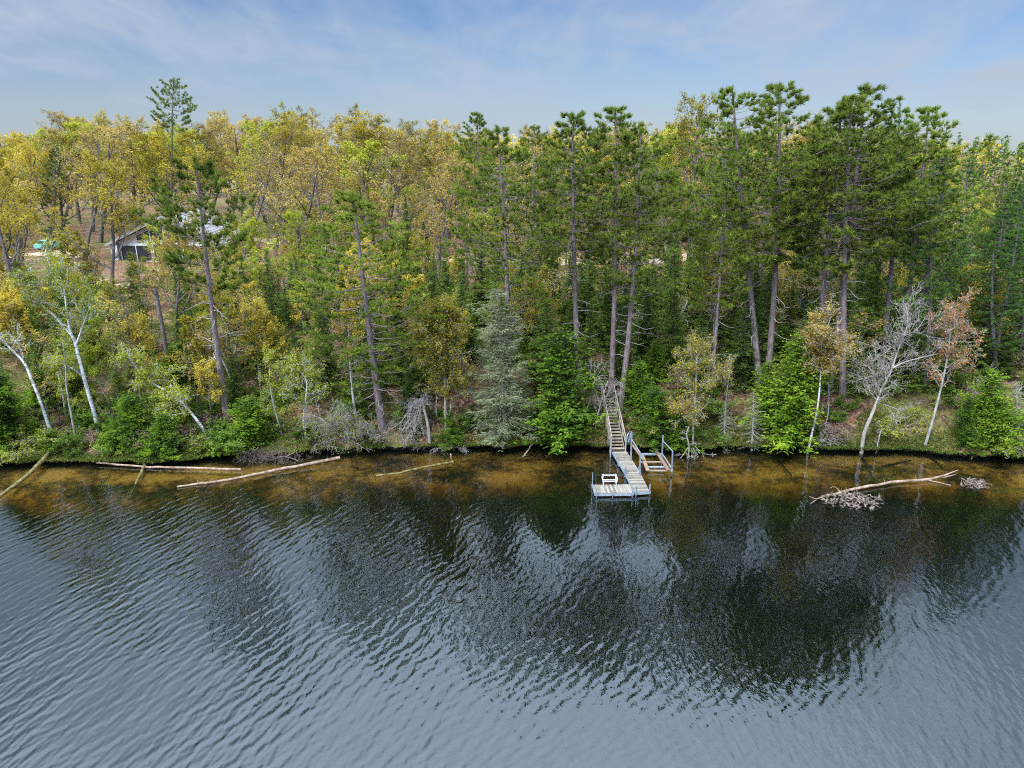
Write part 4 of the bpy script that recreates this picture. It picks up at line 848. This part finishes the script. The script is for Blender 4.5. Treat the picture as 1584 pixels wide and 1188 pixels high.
# ------------------------------------------------------------------ boat lift
LZ = .30
q = lambda x, y, z=LZ: at_z(x, y, z)
lift = empty('boat_lift', q(1008, 715, 0)); tag(lift, 'empty metal boat lift with hand wheel and wooden bunks beside the dock', 'boat lift'); lo = -Vector(lift.location)
def lp(name, mat, *beams, par=lift, up=(0, 0, 1)):
    mb = MB()
    for a, b, w_, h_ in beams: mb.beam(a + lo, b + lo, w_, h_, v=rnd.random(), up=up)
    return mb.build(name, M[mat], par)
def up_(x, y, x2, y2, z=LZ): b = q(x, y, z); return b, at_Y(x2, y2, b.y)
A0, A1 = up_(977, 713, 977, 668); B0, B1 = up_(990.5, 735, 990.5, 701); C0_, C1 = up_(1025, 703, 1025.5, 673); D0, D1 = up_(1040.5, 727, 1040.5, 698)
for a, b in ((A0, A1), (B0, B1), (C0_, C1), (D0, D1)):
    mb = MB(); mb.beam(Vector((a.x, a.y, -1.5)) + lo, b + lo, .09, .09, up=(0, 1, 0)); mb.build('corner_post', M['alu'], lift)
lp('guide_rail', 'alup', (A1.lerp(A0, .25), B1, .05, .05)); lp('guide_rail', 'alup', (C1.lerp(C0_, .3), D1, .05, .05)); lp('guide_rail', 'alup', (A0, B0, .06, .08)); lp('guide_rail', 'alup', (C0_, D0, .06, .08))
lp('cross_beam', 'alup', (q(989, 702.5), q(1025, 702.5), .12, .12)); lp('cross_beam', 'brownwood', (q(991, 714.5), q(1026, 714.5), .10, .08)); lp('cross_beam', 'alup', (q(1000, 722.5, .28), q(1030, 722.5, .28), .12, .10)); lp('cross_beam', 'brownwood', (q(1000, 728), q(1040.5, 728), .12, .08))
lp('bunk_board', 'brownwood', (q(993, 703, .4), q(1002, 728, .4), .24, .05)); lp('bunk_board', 'brownwood', (q(1012, 693, .42), q(1034, 727, .42), .24, .05)); lp('bunk_board', 'brownwood', (q(978, 688, .6), q(996, 712, .5), .18, .05))
wh = empty('hand_wheel', A1 + lo + Vector((-.12, -.04, -.35))); wh.parent = lift
mb = MB(); n = 28; rw = .40; ring = [Vector((0, math.cos(i * 6.2832 / n) * rw, math.sin(i * 6.2832 / n) * rw)) for i in range(n + 1)]; mb.tubes([[tuple(c) for c in ring]], [[.020] * (n + 1)], 6)
o = mb.build('rim', M['alu'], wh); o.rotation_euler = (0, 0, R(-38))
mb = MB()
for k in range(3): a = k * math.pi / 3; mb.beam((0, -math.cos(a) * rw, -math.sin(a) * rw), (0, math.cos(a) * rw, math.sin(a) * rw), .025, .025, up=(1, 0, 0))
mb.box((.05, 0, 0), (.12, .08, .08)); o = mb.build('spokes', M['alu'], wh); o.rotation_euler = (0, 0, R(-38))

# ------------------------------------------------------------------ house on the plateau
hb = at_col(262, 101); hy = 101.; hz = hb.z - .1
hx0 = at_Y(180, 405, hy).x; hx1 = at_Y(345, 405, hy).x; W_ = hx1 - hx0; cx = (hx0 + hx1) / 2
eave = at_Y(180, 376, hy).z - hz; ridge = at_Y(262, 337, hy).z - hz
house = empty('house', (cx, hy, hz)); tag(house, 'pale gabled house with big windows partly hidden by trees at the upper left', 'house')
hw = W_ / 2; DP_ = 11.
mb = MB()   # gable wall with real thickness, openings filled by window units set proud
def wallpoly(mb, poly, y0, y1, mat=0):
    n = len(poly); V = [(x, y0, z) for x, z in poly] + [(x, y1, z) for x, z in poly]
    mb.add(V, [tuple(range(n))], mat); mb.add(V, [tuple(range(2 * n - 1, n - 1, -1))], mat); mb.add(V, [(i, i + n, (i + 1) % n + n, (i + 1) % n) for i in range(n)], mat)
wallpoly(mb, [(-hw + .2, -1.0), (hw - .2, -1.0), (hw - .2, eave), (0, ridge - .15), (-hw + .2, eave)], 0, .25)
mb.build('gable_wall', M['siding'], house)
mb = MB(); mb.box((-hw + .35, DP_ / 2 + .3, eave / 2 - .5), (.25, DP_, eave + 1)); mb.box((hw - .35, DP_ / 2 + .3, eave / 2 - .5), (.25, DP_, eave + 1)); mb.box((0, DP_ + .2, eave / 2 - .5), (W_ - .9, .25, eave + 1)); mb.build('wall', M['siding'], house)
for s in (-1, 1):
    mb = MB(); ov = .7; x0, x1 = 0, s * (hw + ov); z0, z1 = ridge, eave - (ridge - eave) * ov / hw
    V = [(x0, -.9, z0), (x1, -.9, z1), (x1, DP_ + .9, z1), (x0, DP_ + .9, z0)]; V += [(x, y, z + .28) for x, y, z in V]
    mb.add(V, [(0, 3, 2, 1), (4, 5, 6, 7), (0, 1, 5, 4), (1, 2, 6, 5), (2, 3, 7, 6)], 0); rf = mb.build('roof', M['shingle'], house)
    mb = MB(); mb.beam((x0 + s * .05, -.94, z0 + .1), (x1, -.94, z1 + .1), .06, .34); mb.build('bargeboard', M['shingle'], rf)
mb = MB(); mb.box((2.4, 7, ridge + .3), (.9, .9, 1.8)); mb.box((2.4, 7, ridge + 1.25), (1.1, 1.1, .15)); mb.build('chimney', M['stone'], house)
mb = MB(); mb.box((-hw + .35, -.35, eave / 2 - .4), (.95, .7, eave + .7)); mb.build('stone_pillar', M['stone'], house)
mb = MB(); mb.box((0, -.30, -.5), (W_ + .2, .9, .7)); mb.build('plinth', M['white'], house)
def window(x0, x1, z0, z1, nx=2, top=None):
    fr = MB(); t = .10; top = top or (z1, z1)
    fr.box(((x0 + x1) / 2, -.06, z0 + t / 2), (x1 - x0, .12, t)); fr.beam((x0, -.06, top[0]), (x1, -.06, top[1]), .12, t)
    for i in range(nx + 1):
        x = x0 + (x1 - x0) * i / nx; zt = top[0] + (top[1] - top[0]) * i / nx; fr.box((x, -.06, (z0 + zt) / 2), (t, .125, zt - z0))
    f = fr.build('window', M['white'], house); g = MB(); wallpoly(g, [(x0, z0), (x1, z0), (x1, top[1]), (x0, top[0])], -.045, -.015); g.build('pane', M['glassd'], f)
window(-hw + 1.0, -hw * .30, .12, eave - .3, 2); window(-hw * .26, hw * .26, .12, eave - .1, 2); window(hw * .30, hw - .8, .12, eave - .3, 2)
sl_ = (ridge - eave) / hw
window(-hw * .55, -.25, eave + .25, 0, 2, (eave + hw * .45 * sl_ - .5, ridge - .75)); window(.25, hw * .55, eave + .25, 0, 2, (ridge - .75, eave + hw * .45 * sl_ - .5))

# low pale retaining wall left of the house
a = at_col(95, 112); b = at_col(140, 112); mb = MB(); mb.box((0, 0, .35), ((b - a).length, .35, 1.1)); mb.box((0, 0, .95), ((b - a).length + .1, .5, .1)); o = mb.build('retaining_wall', M['concrete']); o.location = (a + b) / 2; tag(o, 'low pale wall on the plateau left of the house behind the sandy track', 'wall')
# small mint green car
cb = at_col(79, 110); car = empty('parked_car', cb + Vector((0, 0, .05))); car.rotation_euler = (0, 0, R(68)); tag(car, 'mint green car half hidden by leaves at the upper left beside the low pale wall', 'car')
mb = MB(); prof = [(-2.0, .35), (2.0, .35), (2.05, .75), (1.5, .92), (.75, 1.0), (.3, 1.45), (-1.0, 1.48), (-1.6, 1.02), (-2.05, .95)]
n = len(prof); V = []
for y, k in ((-.85, 1), (.85, 1)): V += [(x, y * (1 if z < 1.05 else .84), z) for x, z in prof]
mb.add(V, [tuple(range(n))]); mb.add(V, [tuple(range(2 * n - 1, n - 1, -1))]); mb.add(V, [(i, (i + 1) % n, (i + 1) % n + n, i + n) for i in range(n)]); mb.build('body', M['teal'], car)
mb = MB()
for s in (-1, 1): mb.add([(.62, s * .86, 1.04), (.25, s * .735, 1.40), (-.95, s * .735, 1.43), (-1.4, s * .86, 1.04)], [(0, 1, 2, 3)])
mb.add([(.80, -.72, 1.02), (.80, .72, 1.02), (.345, .66, 1.42), (.345, -.66, 1.42)], [(0, 1, 2, 3)]); mb.add([(-1.62, -.72, 1.05), (-1.05, -.66, 1.44), (-1.05, .66, 1.44), (-1.62, .72, 1.05)], [(0, 1, 2, 3)]); mb.build('windows', M['glassd'], car)
for x in (-1.25, 1.3):
    for y in (-.8, .8):
        mb = MB(); mb.tube([(x, y - .1, .32), (x, y + .1, .32)], .32, 14); wl = mb.build('wheel', M['rubber'], car); mb = MB(); mb.tube([(x, y - .11, .32), (x, y + .11, .32)], .17, 10); mb.build('rim', M['alu'], wl)
# lumber heap
for (px, py, n, sp, lb) in ((172, 448, 26, 2.0, 'heap of fresh orange tan boards on the bare ground below the house'), (178, 466, 14, 1.3, 'smaller scatter of tan boards just downhill of the board heap'), (148, 444, 12, 1.4, 'loose pale planks left of the board heap')):
    b = G(px, py); mb = MB(); rng = random.Random(px)
    for i in range(n):
        a = rng.gauss(.3, .7); L = rng.uniform(1.0, 2.6); c = Vector((rng.gauss(0, .45) * sp, rng.gauss(0, .4) * sp, .12 + .5 * rng.random() * max(0, 1 - i / n)))
        d = Vector((math.cos(a), math.sin(a), rng.uniform(-.12, .2))) * L / 2; mb.beam(c - d, c + d, rng.uniform(.15, .5), .05, v=rng.random())
    o = mb.build('board_heap', M['lumber']); o.location = b; tag(o, lb, 'boards')

# ------------------------------------------------------------------ the rest of the forest
ZONES = [(130, 'at far left'), (380, 'around the house'), (520, 'right of the house'), (640, 'behind the leaning pine'), (730, 'above the broken snag'), (850, 'behind the grey spruce'),
         (1020, 'behind the stairs'), (1200, 'beyond the boat lift'), (1420, 'behind the leafless tree'), (9999, 'at far right')]
REC = []
def auto(kind, name, base, top, width, look, row, cat='tree', group=None, var=None):
    e = put(kind, name, base, top, width, '', cat, group, var); px, _ = project(base); z = next(i for i, (m, _) in enumerate(ZONES) if px < m); REC.append((look, row, z, px, e)); return e
def up(base, h, lean=0.): return base + Vector((lean, 0, h))
HX = (hx0 - 2, hx1 + 2)
def clear(b):   # keep house, track, car free
    if HX[0] < b.x < HX[1] and 88 < b.y < 114: return False
    if np.interp(b.x, X, Yc) - 3.2 < b.y < np.interp(b.x, X, Yc) + 3.2: return False
    if abs(b.x - cb.x) < 3.5 and 104 < b.y < 113: return False
    return True
TOPL = [(-200, 205), (0, 200), (60, 200), (110, 172), (190, 175), (230, 200), (330, 176), (440, 178), (500, 168), (590, 184), (640, 196), (680, 190), (730, 206), (800, 205), (880, 198), (1000, 190), (1060, 183), (1120, 200), (1200, 205), (1270, 170), (1320, 200), (1440, 215), (1490, 228), (1584, 232), (1800, 230)]
def skyline(px): return float(np.interp(px, [a for a, _ in TOPL], [b for _, b in TOPL]))
rr = random.Random(5)
# back rows of oaks on the plateau
for ri, (Y, sp, drop) in enumerate(((80, 76, 75), (92, 70, 45), (104, 66, 22), (117, 60, 8), (130, 56, 0), (146, 52, 2), (166, 52, 6))):
    px = -60 - rr.uniform(0, sp)
    while px < 1640:
        x = px + rr.uniform(-.28, .28) * sp; Yb = Y + rr.uniform(-5, 5); px += sp * (1 if x > 560 or Y > 100 else 1.0)
        b = at_col(x, Yb)
        if not clear(b): b = at_col(x, Yb + 14)
        if not clear(b): continue
        if Y == 80 and 60 < x < 420: continue
        if x < 420 and Y in (92,) and rr.random() < .6: continue
        con = x > 1500 and rr.random() < .93 or x > 1400 and Y < 112 and rr.random() < .7 or rr.random() < .06
        ty = skyline(x) + drop * rr.uniform(.5, 1.5) + rr.uniform(-4, 14) + (8 if Y > 120 else 0)
        t = at_Y(x + rr.uniform(-8, 8), ty, b.y)
        row = 'in plateau front row' if Y < 90 else 'in plateau middle row' if Y < 112 else 'in skyline row'
        if con:
            k = rr.choice(['white', 'white', 'red', 'spruce']); auto(k, 'pine_tree' if k != 'spruce' else 'fir_tree', b, t, .85 if k != 'spruce' else .8, {'white': 'soft white pine', 'red': 'dark red pine', 'spruce': 'pointed dark fir'}[k], row, group='evergreens of the plateau wood')
        else:
            k = rr.choices(['oak', 'oaktan', 'limetree', 'bare'], [5 if x < 700 else 3.5, 2.5 if x < 700 else 4, 2.6 if x < 500 else 1.2, 2.2])[0]
            auto(k, 'oak_tree', b, t, rr.uniform(1.05, 1.5), {'oak': 'ochre leafing oak', 'oaktan': 'tan leafing oak', 'limetree': 'yellow green leafing tree', 'bare': 'nearly bare grey oak'}[k], row, group='leafing trees of the plateau wood')
# understorey on the plateau edge and slope
def scatter(n, d0, d1, pxr, fn, seed, mind=1.6):
    g = random.Random(seed); pts = []; tries = 0
    while len(pts) < n and tries < n * 30:
        tries += 1; x_px = g.uniform(*pxr); d = g.uniform(d0, d1); Yb = 47 + d; b = at_col(x_px, Yb); ys_ = float(shore(b.x)); b = at_col(x_px, ys_ + d)
        if not clear(b): continue
        if 158 < x_px < 250 and b.y > 64 and g.random() < .9: continue
        if any((b.x - q.x) ** 2 + (b.y - q.y) ** 2 < mind * mind for q in pts): continue
        if abs(b.x - s0.x + .2) < 1.3 and b.y < s0.y + 9: continue
        pts.append(b); fn(b, g, x_px)
def f_slope(b, g, px):
    left = px < 620; u = g.random(); ur = .35 if px < 420 else .5 if px < 800 else .62
    if u < ur: auto('spruce', 'fir_tree', b, up(b, g.uniform(3, 7) * (1 if left else 1.35), g.uniform(-.2, .2)), g.uniform(.95, 1.4), 'dark green young fir', 'on the slope', group='young evergreens on the slope')
    elif u < ur + .08: auto('hem', 'hemlock_tree', b, up(b, g.uniform(2, 4)), g.uniform(.9, 1.3), 'bright green young hemlock', 'on the slope', group='young evergreens on the slope')
    elif u < ur + .28: auto('sap', 'sapling', b, up(b, g.uniform(4, 8.5), g.uniform(-.6, .6)), g.uniform(.8, 1.2), 'slim ochre leaved sapling', 'on the slope', group='leafing saplings on the slope')
    elif u < ur + .50: auto('sapbare', 'sapling', b, up(b, g.uniform(3.5, 8), g.uniform(-.6, .6)), g.uniform(.9, 1.3), 'thin nearly bare sapling', 'on the slope', group='leafing saplings on the slope')
    else: auto('saplime', 'sapling', b, up(b, g.uniform(3.5, 7.5), g.uniform(-.6, .6)), g.uniform(.8, 1.2), 'slim lime leaved sapling', 'on the slope', group='leafing saplings on the slope')
scatter(230, 4, 26, (-30, 1620), f_slope, 3, 1.7); scatter(75, 5, 34, (-30, 700), f_slope, 33, 1.5)
def f_plat(b, g, px):
    u = g.random()
    if u < (.15 if px < 900 else .35): auto('spruce', 'fir_tree', b, up(b, g.uniform(4, 8)), g.uniform(.9, 1.3), 'dark fir', 'in plateau undergrowth', group='undergrowth trees of the plateau')
    elif u < .7: auto('saplime' if g.random() < .6 else 'sap', 'sapling', b, up(b, g.uniform(4, 8)), g.uniform(1.1, 1.6), 'leafy yellow sapling', 'in plateau undergrowth', group='undergrowth trees of the plateau')
    elif px > 380: auto('limetree', 'young_tree', b, up(b, g.uniform(7, 11)), g.uniform(.8, 1.1), 'yellow green young tree', 'in plateau undergrowth', group='undergrowth trees of the plateau')
scatter(150, 23, 75, (-30, 1620), f_plat, 4, 2.6)
def f_trunkpine(b, g, px):
    auto('red', 'pine_tree', b, up(b, g.uniform(15, 19), g.uniform(-.5, .8)), g.uniform(.75, .95), 'bare trunked red pine', 'set back on slope', group='red pines set back on the slope')
scatter(5, 14, 34, (1080, 1620), f_trunkpine, 9, 4)
scatter(4, 16, 34, (640, 1060), f_trunkpine, 10, 5)
def f_white(b, g, px): auto('white', 'pine_tree', b, up(b, g.uniform(10, 17), g.uniform(-.4, .6)), g.uniform(1.0, 1.3), 'fresh green white pine', 'set back on slope', group='white pines set back on the slope')
scatter(15, 6, 30, (1380, 1630), f_white, 13, 3.2); scatter(3, 10, 34, (1060, 1380), f_white, 14, 4)
def f_bank(b, g, px):
    u = g.random(); k = 'bush' if u < (.55 if px < 420 else .4) else 'bushlime' if u < .72 else 'bushred' if u < .85 else 'twig'
    auto(k, 'bush', b, up(b, g.uniform(.8, 1.9)), g.uniform(1, 1.5), {'bush': 'fresh green bush', 'bushlime': 'thin yellow green bush', 'bushred': 'brown leaved bush', 'twig': 'leafless twiggy bush'}[k], 'on lower bank', cat='bush', group='bushes on the lower bank')
scatter(75, .4, 6, (-20, 440), f_bank, 6, .9); scatter(105, .4, 10, (440, 1610), f_bank, 7, 1.0)
ORD = ['first', 'second', 'third', 'fourth', 'fifth', 'sixth', 'seventh', 'eighth', 'ninth', 'tenth', 'eleventh', 'twelfth', 'thirteenth', 'fourteenth', 'fifteenth', 'sixteenth', 'seventeenth', 'eighteenth', 'nineteenth', 'twentieth']; ORD += ['twenty ' + o_ for o_ in ORD[:9]] + ['thirtieth'] + ['thirty ' + o_ for o_ in ORD[:9]]
bk_ = {}
for r_ in REC: bk_.setdefault(r_[:3], []).append(r_)
for (look, row, z), L in bk_.items():
    L.sort(key=lambda r_: r_[3])
    for i, r_ in enumerate(L): r_[4]['label'] = f"{look} {row} {ZONES[z][1]}" + (f", {ORD[i]} from left" if len(L) > 1 else '')

# ------------------------------------------------------------------ far-off wood beyond the last tree one can tell apart
g = np.random.default_rng(21)
for nm, mt, cnt, conf in (('distant_forest', 'oak', 420, False), ('distant_evergreens', 'needle_fir', 420, True)):
    mb = MB(); Cc = []; St = []
    for i in range(cnt):
        Yf = g.uniform(182, 330); xf = g.uniform(-.95, .95) * Yf; c_right = xf / Yf > .40
        if conf and not (c_right or g.random() < .12): continue
        if not conf and c_right and g.random() < .8: continue
        z0 = gz(xf, Yf); hh = g.uniform(11, 16); k = 110; u = g.random(k) ** .8; ra = (2.6 * (1 - u) + .3) if conf else 3.4 * np.sin(np.pi * np.clip(.15 + .8 * u, 0, 1))
        th = g.uniform(0, 6.28, k); q = np.sqrt(g.random(k)) * ra; Cc.append(np.stack([xf + q * np.cos(th), Yf + q * np.sin(th), z0 + hh * (.12 + .88 * u)], 1)); St.append([(xf, Yf, z0 - .3), (xf, Yf, z0 + hh * .9)])
    mb.leaves(np.concatenate(Cc), .95, 0, 3, .6); mb.tubes(St, [[.2, .05]] * len(St), 4, 1); struct(mb.build(nm, [M[mt], M['bark_grey']]), 'stuff')

# ------------------------------------------------------------------ low growth nobody could count
g = np.random.default_rng(8)
N = 110000; xg = g.uniform(-40, 40, N); dg = g.uniform(0, 1, N) ** 1.5 * 26 - .25; dens = vnoise2(xg / 2.5, dg / 1.6, 31) + .5 * vnoise2(xg / .9, dg / .9, 32)
kk = dens > (.12 - .5 * np.exp(-np.maximum(dg, 0) / 1.3) - .45 * (xg < -15) * np.exp(-np.maximum(dg, 0) / 5)); xg, dg = xg[kk], dg[kk]; yg = shore(xg) + dg; zg = ground(xg, np.maximum(yg, shore(xg) + .02))
mb = MB(); n = len(xg); Dn = g.normal(size=(n * 3, 3)) * np.array([.5, .5, .2]) + np.array([0, -.15, .9]); Dn /= np.linalg.norm(Dn, axis=1, keepdims=True)
O = np.repeat(np.stack([xg, yg, zg], 1), 3, 0) + g.normal(0, .10, (n * 3, 3)) * np.array([1, 1, .15]); mb.blades(O, Dn, g.uniform(.08, .26, n * 3), .045, 0, g.uniform(0, 1, n * 3), 1)
mb.leaves(O + np.array([0, 0, .1]), .10, 0, 5)
struct(mb.build('ground_plants', M['under']), 'stuff')
N = 90000; xg = g.uniform(-48, 48, N); dg = g.uniform(0, 1, N) * 36; yg = shore(xg) + dg; kk = vnoise2(xg / 3, dg / 3, 41) > -.25; xg, yg = xg[kk], yg[kk]; zg = ground(xg, yg) + .03
mb = MB(); mb.leaves(np.stack([xg, yg, zg], 1), .13, 0, 6, .25, (0, 1), .5); struct(mb.build('leaf_litter', M['litter']), 'stuff')
